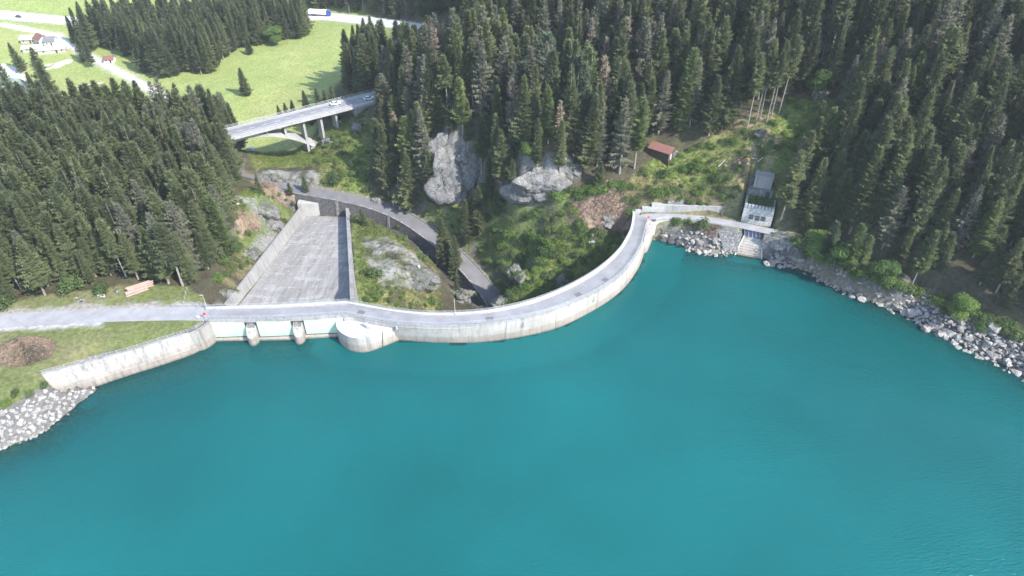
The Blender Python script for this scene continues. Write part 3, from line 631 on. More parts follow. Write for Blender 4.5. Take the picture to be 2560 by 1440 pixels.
# ------------------------------------------------------------------ arch dam
NP_ = 73
U2, D2, W2 = resample(UP, n=NP_), resample(DN, n=NP_), resample(WL, n=NP_)
def xsec(u, d, w):
    out = (u - d); out[2] = 0; out /= np.linalg.norm(out)
    z = lambda p, zz: np.array([p[0], p[1], zz]); m = u * .62 + w * .38
    return [z(d, 6.5), z(u + out * .0, 6.5), z(u + out * .02, 6.0), z(u - out * .12, 5.9), z(m, 3.9), z(w, 0), z(w + out * 1.5, -15), z(d - out * 5, -34), z(d - out * 2.2, -10)]
dam = empty('arch_dam', (0, 0, 0), 'pale concrete arch dam curving between the spillway and the right-hand bank, road on its crest', 'dam')
nb = 8; st = (NP_ - 1) // nb
for k in range(nb):
    rings = []
    for i in range(k * st, (k + 1) * st + 1):
        rings.append([p for p in xsec(U2[i].copy(), D2[i].copy(), W2[i].copy())])
    rings = [np.array(r) for r in rings]
    rings[0] = rings[0] + (rings[1] - rings[0]) * .03; rings[-1] = rings[-1] + (rings[-2] - rings[-1]) * .03
    MB().loft(rings).build('wall_block', M['dam'], dam)
core = [[p + (np.array([*(d - u)[:2], 0]) / np.linalg.norm((d - u)[:2])) * s for p, s in zip(xsec(u.copy(), d.copy(), w.copy()), (-.5, .25, .25, .25, .3, .3, .3, -.5, -.5))] for u, d, w in zip(U2, D2, W2)]
MB().loft(core).build('joint_core', M['concrete'], dam)
def band(A_, B_, z0, z1, a, b):
    "a lofted strip between fractions a and b of the way from A to B"
    return MB().loft([[np.array([*(p + (q - p) * f)[:2], z]) for f, z in ((a, z0), (b, z0), (b, z1), (a, z1))] for p, q in zip(A_, B_)])
band(U2, D2, 6.50, 7.0, .09, .87).build('roadway', M['crest_road'], dam)
band(U2, D2, 6.50, 7.10, .0, .088).build('upstream_kerb', M['concrete'], dam)
band(U2, D2, 6.50, 7.45, .872, 1.02).build('parapet', M['pale'], dam)
band(U2, D2, 7.452, 7.51, .865, 1.03).build('parapet_cap', M['white'], dam)
railing(U2 + (D2 - U2) * .04 + np.array([0, 0, .1]), 'long steel railing along the lake side of the curved dam crest')
railing((U2 + (D2 - U2) * .95)[:60] + np.array([0, 0, .51]), 'steel railing on the parapet along the gorge side of the dam crest', spacing=2.0, h=.95)
def quad_on_crest(u, v, w, l, name, mat, parent, z=7.006):
    p = P(u, v, z); i = np.argmin(np.hypot(U2[:, 0] - p[0], U2[:, 1] - p[1])); t = U2[min(i + 1, NP_ - 1)] - U2[max(i - 1, 0)]
    return MB().box((p[0], p[1], z), (l, w, .02), math.atan2(t[1], t[0])).build(name, mat, parent)
for u, v, l in ((903, 781, 2.1), (1224, 797, 2.2), (1445, 736, 2.0), (1512, 699, 1.8)):
    g = quad_on_crest(u, v, 1.5, l, 'drain_grate', M['grate'], dam)
    for k in range(4):
        q = MB().box((0, (k - 1.5) * .35, .014), (l * .9, .06, .02)).build('bar', M['dark_metal'], g)
        p = P(u, v, 7.0); i = np.argmin(np.hypot(U2[:, 0] - p[0], U2[:, 1] - p[1])); t = U2[min(i + 1, NP_ - 1)] - U2[max(i - 1, 0)]
        q.location = (p[0], p[1], 7.006); q.rotation_euler.z = math.atan2(t[1], t[0])
for fr in (.2, .42, .62, .82):                       # concrete fins on the water face (air vents)
    i = int(fr * (NP_ - 1)); p = U2[i] * .75 + W2[i] * .25; out = U2[i] - D2[i]; out[2] = 0; out /= np.linalg.norm(out); s = np.array([-out[1], out[0], 0])
    if fr in (.42, .62):
        MB().add([np.array([*(p - s * .8)[:2], 4.1]), np.array([*(p + s * .8)[:2], 4.1]), np.array([*(p + out * .5)[:2], 4.0]), np.array([*(p + out * .12)[:2], 5.8])], [(0, 1, 2), (0, 2, 3), (1, 3, 2), (0, 3, 1)]).build('vent_cap', M['concrete'], dam)

ep = [P(1611, 592, 6.9), P(1624, 584, 6.9), P(1637, 556, 6.9), P(1620, 546, 6.9)]
MB().prism([np.array([p[0], p[1] - (.8 if k < 2 else 0), -8]) for k, p in enumerate(ep)], ep).build('end_pier', M['dam'], dam)
# ------------------------------------------------------------------ spillway weir with three gates
weir = empty('spillway_weir', (0, 0, 0), 'gated spillway weir with road bridge, two stone-nosed piers and a low sill', 'weir')
gu, gd = resample(G_UP, n=25), resample(G_DN, n=25)
band(gu, gd, 6.3, 6.98, .06, .88).build('roadway', M['crest_road'], weir)
band(gu, gd, 6.0, 7.12, -.03, .058).build('upstream_kerb', M['concrete'], weir)
band(gu, gd, 6.0, 7.5, .882, 1.04).build('parapet', M['pale'], weir)
band(gu, gd, 7.502, 7.56, .872, 1.05).build('parapet_cap', M['white'], weir)
railing(gu + (gd - gu) * .02 + np.array([0, 0, .12]), 'steel railing on the lake side of the spillway bridge above the green gates')
railing(gu + (gd - gu) * .97 + np.array([0, 0, .56]), 'thin steel railing between the spillway bridge and the chute below', h=1.0)
wy = np.array([*(gu[-1] - gu[0])[:2], 0]); wy /= np.linalg.norm(wy); wout = np.array([wy[1], -wy[0], 0])   # towards the lake
def wp(u, dout, z):
    "point on the weir line under pixel column u, dout metres towards the lake"
    f = (u - 515) / 355; p = gu[0] + (gu[-1] - gu[0]) * f; a = np.interp(f, np.linspace(0, 1, 25), gu[:, 0]), np.interp(f, np.linspace(0, 1, 25), gu[:, 1])
    return np.array([a[0] + wout[0] * dout, a[1] + wout[1] * dout, z])
MB().loft([[wp(u, .9, -6), wp(u, .9, .55), wp(u, .45, 1.0), wp(u, -2.5, 1.0), wp(u, -2.5, -6)] for u in np.linspace(512, 868, 20)]).build('sill', M['dam'], weir)
rb = [wp(857, .42, 0), P(892, 795, 6.3), P(892, 778, 6.3), wp(857, -3, 0)]
MB().prism([np.array([*p[:2], -6]) for p in rb], [np.array([*p[:2], 6.25]) for p in rb]).build('abutment', M['dam'], weir)
piers = (624, 741)
for pu in piers:
    hw = 1.45; prof = []
    plan = [(-hw, -3)] + [(-hw, 1.1)] + [(-hw * math.cos(a), 1.1 + 2.0 * math.sin(a)) for a in np.linspace(.25, math.pi - .25, 9)] + [(hw, 1.1), (hw, -3)]
    c = wp(pu, 0, 0)
    def ring(z, s=1.0, sh=0): return [np.array([c[0] + wy[0] * a * s + wout[0] * (b * s + sh), c[1] + wy[1] * a * s + wout[1] * (b * s + sh), z]) for a, b in plan]
    top = [np.array([c[0] + wy[0] * a * .9 + wout[0] * (b * .9 - .1), c[1] + wy[1] * a * .9 + wout[1] * (b * .9 - .1), 6.1 if b < -.2 else 5.6 - .85 * max(b, 0)]) for a, b in plan]
    mid = [np.array([p[0], p[1], min(3.4, q[2] - .35)]) for p, q in zip(ring(0, .97), top)]
    pr = MB().loft([ring(-7), ring(.4), ring(1.2, .985), mid, top]).build('pier', M['wing'], weir)
    cap = [np.array([c[0] + wy[0] * a * .62 + wout[0] * (b * .72 - .1), c[1] + wy[1] * a * .62 + wout[1] * (b * .72 - .1), (6.1 if b < -.2 else 5.6 - .85 * max(b, 0)) + .02]) for a, b in plan]
    MB().loft([cap, [p + np.array([0, 0, .22]) for p in cap]]).build('weathered_cap', M['rock'], pr)
gates = [((520, 609), 'pale green spillway gate between the curved wing wall and the first pier'), ((640, 726), 'pale green spillway gate in the middle bay between the two piers'), ((757, 858), 'pale green spillway gate between the second pier and the white intake block')]
for (a, b), lab in gates:
    g0 = wp((a + b) / 2, 0, 1.0); e = empty('spillway_gate', g0, lab, 'gate', 'spillway gates under the crest road')
    L = np.linalg.norm(wp(b, 0, 0) - wp(a, 0, 0)); ang = math.atan2(wy[1], wy[0]); e.rotation_euler = (0, 0, ang)
    prof = [(.28, 0.06), (.36, 1.2), (.33, 3.0), (.18, 5.2), (-.05, 5.2), (-.05, .06)]
    MB().loft([[np.array([x, -y, z]) for y, z in prof] for x in (-L / 2, -L / 6, L / 6, L / 2)]).build('gate_leaf', M['gate'], e)
    MB().box((0, -.4, .10), (L, .12, .16)).build('bottom_seal', M['dark_metal'], e)
    for s in (-1, 1): MB().box((s * (L / 2 + .06), -.2, 2.6), (.1, .5, 5.2)).build('side_guide', M['dark_metal'], e)
# chute
ch = empty('spillway_chute', (0, 0, 0), 'wide stained concrete spillway chute narrowing downhill between its side walls', 'spillway')
def chp(s, t, dz=0):
    l = CQ_NL + (CQ_FL - CQ_NL) * t; r = CQ_NR + (CQ_FR - CQ_NR) * t; p = l + (r - l) * s; z = -1 - 14 * along(p[:2]); return np.array([p[0], p[1], z + dz])
NC_, NR_ = 4, 9
for a in range(NC_):
    for b in range(NR_):
        s0, s1, t0, t1 = a / NC_ + .0012, (a + 1) / NC_ - .0012, b / NR_ + .0012, (b + 1) / NR_ - .0012; dz = rnd.uniform(-.015, .015)
        c4 = [chp(s0, t0, dz), chp(s1, t0, dz), chp(s1, t1, dz), chp(s0, t1, dz)]
        MB().prism([p - np.array([0, 0, .5]) for p in c4], c4).build('floor_slab', M['chute'], ch)
bed4 = [chp(0, 0, -.12), chp(1, 0, -.12), chp(1, 1, -.12), chp(0, 1, -.12)]
MB().prism([p - np.array([0, 0, .6]) for p in bed4], bed4).build('slab_bed', M['concrete'], ch)
def side_wall(s, hgt, thick, lean, n=13, nm='side_wall', t0=0, t1=1.0):
    sg = -1 if s == 0 else 1
    for k in range(n - 1):
        rr = []
        for t in (t0 + (t1 - t0) * k / (n - 1) + .0008, t0 + (t1 - t0) * (k + 1) / (n - 1) - .0008):
            p = chp(s, t); h = hgt(t); d = np.array([sg, 0, 0])
            rr.append([p + np.array([0, 0, -1]), p + d * lean * h + np.array([0, 0, h]), p + d * (lean * h + thick) + np.array([0, 0, h]), p + d * (lean * h + thick + .8) + np.array([0, 0, -1.6])])
        MB().loft(rr).build('wall_panel', M['concrete'], ch)
side_wall(0, lambda t: 3.9 + .8 * t, .6, .22); side_wall(1, lambda t: 4.6 - .6 * t + (1.4 if t < .1 else 0), 1.1, .02)
p0 = chp(0, 1.0) + np.array([-1.2, 0, 4.7])                         # end block at the far left corner
q = P(795, 520, -11)
MB().loft([[np.array([x, y0, -17]), np.array([x, y1, -17]), np.array([x, y1, z]), np.array([x, y0, z])] for x, y0, y1, z in ((p0[0] - 1.5, p0[1] - .5, p0[1] + 2.2, -9.6), (p0[0] + 3.5, p0[1] - .2, p0[1] + 2.6, -10.2), (p0[0] + 6.2, p0[1] + .3, p0[1] + 3.2, -10.6))]).build('end_block', M['pale'], ch)
# masonry wall under the gorge road
gl = resample(GORGE, n=70); gl = gl[12:]
T = np.gradient(gl[:, :2], axis=0); T /= np.linalg.norm(T, axis=1)[:, None]; Nn = np.stack([T[:, 1], -T[:, 0]], 1)
rw = empty('road_retaining_wall', (0, 0, 0), 'long dark masonry retaining wall holding up the gorge road below the hillside', 'wall')
rr = []
for p, n_ in zip(gl, Nn):
    e = np.array([n_[0], n_[1], 0]); rr.append([p + e * 3.15 + np.array([0, 0, .28]), p + e * 3.6 + np.array([0, 0, .28]), p + e * 4.9 + np.array([0, 0, -7.2]), p + e * 3.0 + np.array([0, 0, -7.2])])
MB().loft(rr).build('wall_body', M['dark_masonry'], rw)
rr = [[p + np.array([n_[0], n_[1], 0]) * a + np.array([0, 0, z]) for a, z in ((3.05, .29), (3.68, .29), (3.68, .45), (3.05, .45))] for p, n_ in zip(gl, Nn)]
MB().loft(rr).build('coping', M['grey_masonry'], rw)
for k in (14, 26, 40):
    p, n_ = gl[k], Nn[k]; e = np.array([n_[0], n_[1], 0])
    MB().loft([[p + e * (3.5 + .18 * d) + np.array([T[k][0] * s, T[k][1] * s, -d]) for s in (-.5, .5)] + [p + e * (3.9 + .18 * d) + np.array([T[k][0] * s, T[k][1] * s, -d]) for s in (.5, -.5)] for d in (-.1, 3.5, 7)]).build('buttress', M['grey_masonry'], rw)
rr = [[p + np.array([-n_[0], -n_[1], 0]) * a + np.array([0, 0, z]) for a, z in ((3.15, -.2), (3.5, -.2), (3.5, .35), (3.15, .35))] for p, n_ in zip(gl[22:], Nn[22:])]
o = MB().loft(rr).build('road_kerb_wall', M['grey_masonry']); tag(o, 'low stone kerb wall along the uphill edge of the gorge road', 'wall')

# ------------------------------------------------------------------ intake block
ib = empty('intake_block', (0, 0, 0), 'concrete intake block with white rounded platform top beside the last gate', 'intake')
base = [(846, 836), (848, 853), (858, 866), (875, 876), (897, 881), (920, 880), (945, 872), (1000, 850)]
ring0 = [np.array(p) for p in smooth([P(u, v, 0) for u, v in base], 4)] + [P(1000, 838, 0), P(930, 832, 0)]
ring0 = [np.array(p) for p in ring0]; cen = np.mean(ring0, axis=0)
def rz_(z, k): return [np.array([cen[0] + (p[0] - cen[0]) * k, cen[1] + (p[1] - cen[1]) * k, z]) for p in ring0]
TOPZ = 5.2
MB().loft([rz_(-9, 1.05), rz_(0, 1.0), rz_(2.6, .992), rz_(2.65, .985), rz_(TOPZ - .12, .98)]).build('block_body', M['dam'], ib)
MB().loft([rz_(TOPZ - .115, .985), rz_(TOPZ, .985)]).build('platform_top', M['white'], ib)
tq = P(965, 818, TOPZ + .05)
lad = MB(); a = P(938, 832, TOPZ); b = P(925, 842, TOPZ)
ht = P(922, 831, TOPZ)
MB().box((ht[0], ht[1], TOPZ + .06), (1.1, .8, .1), .3).build('hatch', M['metal'], ib)
top = np.array([*P(936, 845, TOPZ)[:2], TOPZ + 1.0])
e = P(913, 840, TOPZ); f = P(934, 858, 4.2)
l2 = MB()
for s in (-.3, .3):
    l2.tube([np.array([e[0] + s, e[1] + s * .3, TOPZ + .25]), np.array([f[0] + s, f[1] + s * .3, TOPZ - .1]), np.array([f[0] + s + .2, f[1] - .3, 2.6])], .06, 5)
l2.build('ladder_rail', M['metal'], ib)
for k in range(7):
    t = k / 6; c = np.array([*(e + (f - e) * t)[:2], TOPZ + .22 - .3 * t]); MB().box(c, (.62, .12, .06), .3).build('ladder_rung', M['metal'], ib)
st0 = P(915, 806, 7.0); st1 = P(922, 822, TOPZ)
for k in range(6):
    c = st0 + (st1 - st0) * (k / 5); MB().box(c, (1.0, .35, .08), .15).build('stair_tread', M['metal'], ib)
g = P(992, 823, TOPZ); MB().box((g[0], g[1], TOPZ + .5), (.5, .5, 1.0), .4).build('vent_post', M['pale'], ib)
j0, j1 = P(957, 868, .2), P(957, 829, TOPZ)
MB().tube([j1 + np.array([0, -.12, 0]), j0 + np.array([.0, -.05, 0])], .07, 5).build('level_gauge', M['dark_metal'], ib)

# ------------------------------------------------------------------ wing wall
wg = empty('wing_wall', (0, 0, 0), 'long curved concrete wing wall retaining the grassy bank next to the spillway', 'wall')
wt, wb = resample(WING_T, n=46), resample(WING_B, n=46)
for k in range(9):
    rr = []
    for i in range(k * 5, k * 5 + 6):
        t, b = wt[i].copy(), wb[i].copy(); inn = (t - b); inn[2] = 0; inn /= np.linalg.norm(inn)
        zl = min(1.8, b[2] + 1.8); led = b + (t - b) * (1.75 / 6.5)
        rr.append([t, b + (t - b) * .34, np.array([led[0], led[1], 1.8]) - inn * .28, b - inn * .12, b - inn * .9 + np.array([0, 0, -5]), t + inn * 1.2 + np.array([0, 0, -9]), t + inn * 1.1])
    rr[0] = [p + (q - p) * .012 for p, q in zip(rr[0], rr[1])]; rr[-1] = [p + (q - p) * .012 for p, q in zip(rr[-1], rr[-2])]
    MB().loft(rr).build('wall_panel', M['wing'], wg)
railing(wt + np.array([0, .35, .0]), 'steel railing on top of the curved wing wall beside the grass')
railing(PL([(432, 768, 7.05), (475, 768, 7.05), (515, 768, 7.05)]), 'short steel railing on the road edge left of the lamp post')
# pale block where the weir meets the left bank
ab = empty('weir_abutment', (0, 0, 0), 'concrete abutment block between the wing wall and the first green gate', 'abutment')
MB().prism([P(513, 800, 7) * np.array([1, 1, 0]) + np.array([0, 0, -6]), P(531, 832, 0) + np.array([0, -.2, -6]), P(531, 832, 0) + np.array([.3, 3.2, -6]), P(513, 776, 7) * np.array([1, 1, 0]) + np.array([0, 0, -6])],
           [P(512, 800, 7), np.array([*P(524, 803, 6.9)[:2], 6.9]), np.array([*P(526, 776, 6.9)[:2], 6.9]), P(513, 776, 7)]).build('block_body', M['wing'], ab)

# ------------------------------------------------------------------ motorway arch bridge
br = empty('arch_bridge', tuple(BR_A), 'concrete deck-arch road bridge crossing the ravine below the meadow', 'bridge')
def bp(s, off, z):  # s metres along the axis
    p = BR_A + bd * s; return np.array([p[0] + bn[0] * off - BR_A[0], p[1] + bn[1] * off - BR_A[1], z - BR_A[2]])
BL = np.linalg.norm((BR_B - BR_A)[:2]); deckz = lambda s: BR_A[2] + (BR_B[2] - BR_A[2]) * s / BL
ss = np.linspace(-30, BL + 6, 30)
def bband(o0, o1, z0, z1, nm, mat): return MB().loft([[bp(s, o0, deckz(s) + z0), bp(s, o1, deckz(s) + z0), bp(s, o1, deckz(s) + z1), bp(s, o0, deckz(s) + z1)] for s in ss]).build(nm, mat, br)
HWD = 5.2
bband(-HWD, HWD, -.75, -.02, 'deck', M['bridge']); bband(-HWD + 2.2, HWD - 2.2, -1.7, -.76, 'deck_girder', M['bridge'])
bband(-HWD + .75, HWD - .75, -.015, .02, 'roadway', M['bridge_road'])
bband(-HWD - .12, -HWD + .55, -.72, .28, 'edge_beam', M['pale']); bband(HWD - .55, HWD + .12, -.72, .28, 'edge_beam', M['pale'])
for o in (-3.7, 3.7): bband(o - .09, o + .09, .024, .03, 'edge_line', M['paint'])
for k in range(18):
    s0 = -20 + k * 5.0; MB().loft([[bp(s, a, deckz(s) + .026) for a in (-.07, .07)] + [bp(s, a, deckz(s) + .032) for a in (.07, -.07)] for s in (s0, s0 + 2.4)]).build('lane_dash', M['paint'], br)
for o in (-HWD + .2, HWD - .2):
    sL = np.arange(-26, BL + 4, 2.2); L = [bp(s, o, deckz(s) + .28) for s in sL]
    for p in L: q = obj('rail_post', POST, br); q.location = tuple(p)
    for r in (.55, 1.08): MB().tube([p + np.array([0, 0, r]) for p in L], .045, 5).build('guard_rail', M['metal'], br)
def bridge_s(u, v):   # position along the axis under a pixel on the deck
    best = min(np.linspace(-30, BL + 6, 400), key=lambda s: abs(proj(*(bp(s, -HWD, deckz(s)) + BR_A))[0] - u)); return best
SA = bridge_s(778, 330)
arch_z = lambda s: deckz(s) - 2.2 - (0)
s_crown = bridge_s(620, 330); half = SA - s_crown
def az(s): f = (s - s_crown) / half; return (deckz(s_crown) - 2.0) + (-3.6 - (deckz(s_crown) - 2.0)) * f * f
rr = []
for s in np.linspace(s_crown - half * .98, SA, 28):
    th = .55 + .25 * abs((s - s_crown) / half); rr.append([bp(s, -3.2, az(s) - th), bp(s, 3.2, az(s) - th), bp(s, 3.2, az(s) + th), bp(s, -3.2, az(s) + th)])
MB().loft(rr).build('arch', M['pale'], br)
for u in (668, 712, 760, 803, 842):
    s = bridge_s(u, 320); zb = az(s) if s < SA - 1 else 0; x = bp(s, 0, 0) + BR_A
    if s >= SA - 5: zb = float(H(x[0], x[1])) - 1.5
    if abs(s - SA) < 6: zb = min(zb, -3.8)
    ztop = deckz(s) - 1.6
    if ztop - zb < .3: continue
    MB().loft([[bp(s + a, b, z) for a, b in ((-.45, -3.3), (.45, -3.3), (.45, 3.3), (-.45, 3.3))] for z in (zb, ztop)]).build('pier', M['bridge'], br)
MB().loft([[bp(SA + a, b, z) for a, b in ((-2.2, -3.2), (1.6, -3.2), (1.6, 3.2), (-2.2, 3.2))] for z in (-9, -3.6)]).build('footing', M['concrete'], br)
sR = bridge_s(885, 275)
MB().loft([[bp(s, -4.6, -1 + 0 * s), bp(s, 4.6, -1), bp(s, 4.6, deckz(s) - .8), bp(s, -4.6, deckz(s) - .8)] for s in (sR, BL + 5)]).build('abutment', M['concrete'], br)

# ------------------------------------------------------------------ right bank: shore road walls, gatehouse, ramp
def wall_along(line, z0, z1, th, mat, label, name='retaining_wall', cap=None, capmat=None):
    L = np.array(line); T = np.gradient(L[:, :2], axis=0); T /= np.linalg.norm(T, axis=1)[:, None]; N = np.stack([-T[:, 1], T[:, 0], 0 * T[:, 0]], 1)
    zf = lambda z, i: z(i / (len(L) - 1)) if callable(z) else z
    o = empty(name, L[0], label, 'wall')
    MB().loft([[np.array([*(p - L[0])[:2], zf(z0, i) - L[0][2]]), np.array([*(p - L[0])[:2], zf(z1, i) - L[0][2]]) + n_ * .12, np.array([*(p - L[0])[:2], zf(z1, i) - L[0][2]]) + n_ * th, np.array([*(p - L[0])[:2], zf(z0, i) - L[0][2]]) + n_ * (th + .2)] for i, (p, n_) in enumerate(zip(L, N))]).build('wall_body', mat, o)
    if capmat: MB().loft([[np.array([*(p - L[0])[:2], zf(z1, i) - L[0][2] + a]) + n_ * b for a, b in ((.005, .02), (.005, th + .08), (.18, th + .08), (.18, .02))] for i, (p, n_) in enumerate(zip(L, N))]).build('coping', capmat, o)
    return o
bw = BWL
wall_along(bw[7:], 6.6, 9.6, .6, M['concrete'], 'grey retaining wall behind the shore road, running to the stone gatehouse', capmat=M['pale'])
wall_along(bw[:8], 6.6, lambda f: 8.2 + 1.0 * f * (f > .7), .6, M['pale'], 'low pale concrete wall at the end of the dam crest')
hb = P(1655, 512, 9.2); ho = empty('stepped_platform', hb, 'pale concrete stepped platform above the low wall near the dam end', 'platform')
MB().box((0, 0, -.3), (7, 2.2, 1.8), -.05).build('upper_step', M['pale'], ho); MB().box((-4.2, -.9, -1.1), (5, 1.6, 1.4), -.05).build('lower_step', M['pale'], ho)
sw = smooth(PL([(1625, 572, 5.4), (1640, 556, 6.9), (1665, 551, 7.0), (1720, 553, 7.0), (1790, 565, 7.1), (1853, 580, 7.2)]), 5)
wall_along(sw, 2.0, 7.05, .5, M['pale'], 'curved pale edge wall on the lake side of the shore road', name='edge_wall')
railing(np.array(sw[5:]) + np.array([0, .2, .1]), 'steel railing on the lake-side edge of the shore road above the bushes')
# lower masonry bank right of the ramp
wall_along(MBK, .5, 7.2, 1.2, M['grey_masonry'], 'rough dry-stone masonry bank below the shore road right of the ramp', name='masonry_bank')
mb_ = empty('masonry_bank', LBK[0], 'smooth pale masonry slope below the shore road just left of the ramp', 'wall')
MB().prism([p - LBK[0] - np.array([0, -.4, 1.6]) for p in LBK[::-1]], [p - LBK[0] for p in LBK[::-1]]).build('slope_face', M['grey_masonry'], mb_)
# ramp with trash rack
rp = empty('intake_ramp', (0, 0, 0), 'ribbed pale concrete intake ramp running down into the lake below the gatehouse', 'ramp')
r_tl, r_tr, r_bl, r_br = P(1862, 590, 4.6), P(1903, 600, 4.6), P(1838, 640, -.4), P(1902, 651, -.4)
ext = .5
NS = 12
for k in range(NS):
    f0, f1 = k / NS * 1.0, (k + 1) / NS * 1.0 - .012
    def e(f, s): a = r_tl + (r_bl - r_tl) * f * 1.5; b = r_tr + (r_br - r_tr) * f * 1.5; return a + (b - a) * s
    q = [e(f0, 0), e(f0, 1), e(f1, 1), e(f1, 0)]
    MB().prism([p - np.array([0, 0, 1.5]) for p in q], q).build('ramp_slab', M['dam'], rp)
for s, lab in ((0, 'left'), (1, 'right')):
    a, b = (r_tl, r_bl) if s == 0 else (r_tr, r_br); b = a + (b - a) * 1.5
    d = np.array([.3 if s else -.3, 0, 0]); MB().loft([[a + d * 0 - np.array([0, 0, 1.6]), a + d * 1.4 - np.array([0, 0, 1.6]), a + d * 1.4 + np.array([0, 0, .35]), a + np.array([0, 0, .35])], [b - np.array([0, 0, 1.6]), b + d * 1.4 - np.array([0, 0, 1.6]), b + d * 1.4 + np.array([0, 0, .3]), b + np.array([0, 0, .3])]]).build('side_kerb', M['pale'], rp)
tr_ = empty('trash_rack', (0, 0, 0), 'blue-grey barred trash rack at the head of the intake ramp', 'rack')
q = [P(1862, 590, 4.65), P(1900, 599, 4.65), P(1900, 581, 7.0), P(1862, 573, 7.0)]
nn = np.cross(q[1] - q[0], q[3] - q[0]); nn /= np.linalg.norm(nn); nn = nn if nn[1] < 0 else -nn
MB().prism([p - nn * .5 for p in q], q).build('rack_panel', M['rack'], tr_)
for f in (0, .26, .5, .74, 1.0):
    a, b = q[0] + (q[1] - q[0]) * f, q[3] + (q[2] - q[3]) * f; MB().tube([a + nn * .09, b + nn * .09], .075, 5).build('rack_bar', M['metal'], tr_)
MB().tube([q[0] + nn * .1, q[1] + nn * .1], .07, 5).build('rack_rail', M['metal'], tr_)
side = [P(1858, 592, 4.6), P(1862, 590, 4.6), P(1862, 573, 7.1), P(1856, 575, 7.1)]
# gatehouse
gh = empty('stone_gatehouse', tuple(GH0), 'crenellated stone gatehouse with grass roof and three barred windows beside the shore road', 'building')
gh.rotation_euler = (0, 0, math.atan2(gh_d[1], gh_d[0])); GHH = 5.5
wl_ = [GHW * .30, GHW * .50, GHW * .70]; ww, wz0, wz1 = 1.6, 1.2, 3.1
xs = [0]; 
for c in wl_: xs += [c - ww / 2, c + ww / 2]
xs.append(GHW)
fw = MB()
for a, b in zip(xs[:-1], xs[1:]):
    iswin = any(abs((a + b) / 2 - c) < .05 for c in wl_)
    if iswin: fw.box(((a + b) / 2, .3, wz0 / 2 - .4), (b - a, .6, wz0 + .8)); fw.box(((a + b) / 2, .3, (wz1 + GHH) / 2), (b - a, .6, GHH - wz1))
    else: fw.box(((a + b) / 2, .3, GHH / 2 - .4), (b - a - .002, .598, GHH + .8))
fw.build('front_wall', M['pale_masonry'], gh)
for x in (-.002, GHW + .002 - .6): MB().box((x + .3, 4.2, GHH / 2 - .4), (.6, 7.2, GHH + .75)).build('side_wall', M['pale_masonry'], gh)
MB().box((GHW / 2, 7.5, GHH / 2), (GHW - 1.3, .5, GHH - .2)).build('rear_wall', M['grey_masonry'], gh)
MB().box((GHW / 2, 4.0, GHH - .1), (GHW - 1.25, 6.6, .25)).build('roof_slab', M['concrete'], gh)
M['roof_grass'] = simple('roof_grass', (.14, .22, .06), .95, .4, 1.5)
gx, gy = np.meshgrid(np.linspace(.62, GHW - .62, 22), np.linspace(.7, 7.3, 16)); gz = GHH + .12 + fbm(gx * 1.3, gy * 1.3, seed=4) * .35 + .03 * gy
gi = np.arange(22 * 16).reshape(16, 22); gf = np.stack([gi[:-1, :-1], gi[:-1, 1:], gi[1:, 1:], gi[1:, :-1]], -1).reshape(-1, 4)
obj('grass_roof', mesh_np('grass_roof', np.stack([gx.ravel(), gy.ravel(), gz.ravel()], 1), gf, M['roof_grass'], True), gh)
q = npr.uniform([.7, .8, 0], [GHW - .7, 7.2, 0], (1500, 3)); q[:, 2] = GHH + .15 + npr.uniform(0, .3, 1500); e1, e2 = npr.normal(0, .13, (1500, 3)), npr.normal(0, .16, (1500, 3)); e2[:, 2] = np.abs(e2[:, 2]) + .12
rt = obj('roof_tufts', mesh_np('roof_tufts', np.stack([q - e1, q + e1, q + e2], 1).reshape(-1, 3), np.arange(4500).reshape(-1, 3), M['under']), gh); rt['kind'] = 'stuff'
for k in range(9):
    c = (k + .5) / 9 * GHW; MB().box((c, .28, GHH + .55), (GHW / 9 * .78, .8, 1.1)).build('merlon', M['white'] if False else M['pale'], gh)
for c in wl_:
    w_ = MB()
    for dx in (-ww / 2 + .07, ww / 2 - .07): w_.box((c + dx, .12, (wz0 + wz1) / 2), (.14, .2, wz1 - wz0))
    for dz in (wz0 + .07, wz1 - .07): w_.box((c, .121, dz), (ww - .28, .198, .14))
    fr_ = w_.build('window', M['concrete'], gh)
    MB().box((c, .4, (wz0 + wz1) / 2), (ww - .1, .05, wz1 - wz0 - .1)).build('pane', M['glass'], fr_)
    for k in range(4): MB().box((c - ww * .3 + k * ww * .2, .2, (wz0 + wz1) / 2), (.06, .06, wz1 - wz0 - .28)).build('bar', M['metal'], fr_)
    MB().box((c, .2, (wz0 + wz1) / 2), (ww - .3, .07, .06)).build('bar', M['metal'], fr_)
# upper block behind the gatehouse
up = empty('upper_block', tuple(GH0), 'square pale concrete block on a stone base above the gatehouse roof', 'building'); up.rotation_euler = gh.rotation_euler
MB().box((GHW * .44, 11.2, 9.6), (GHW * .60, 3.6, 4.8)).build('upper_wall', M['concrete'], up)
MB().box((GHW * .42, 9.6, 6.4), (GHW * .84, 3.0, 3.2)).build('stone_base', M['grey_masonry'], up)
MB().box((GHW * .44, 11.3, 12.16), (GHW * .64, 3.9, .3)).build('roof_slab', M['concrete'], up)
for k in range(9): MB().box((GHW * .04, 8.4 + k * .42, 5.4 + k * .5), (GHW * .12, .42, .6 + .3)).build('stair_step', M['grey_masonry'], up)
MB().box((GHW * .68, 8.08, 6.7), (1.3, .1, 2.1)).build('door', M['dark_metal'], up)

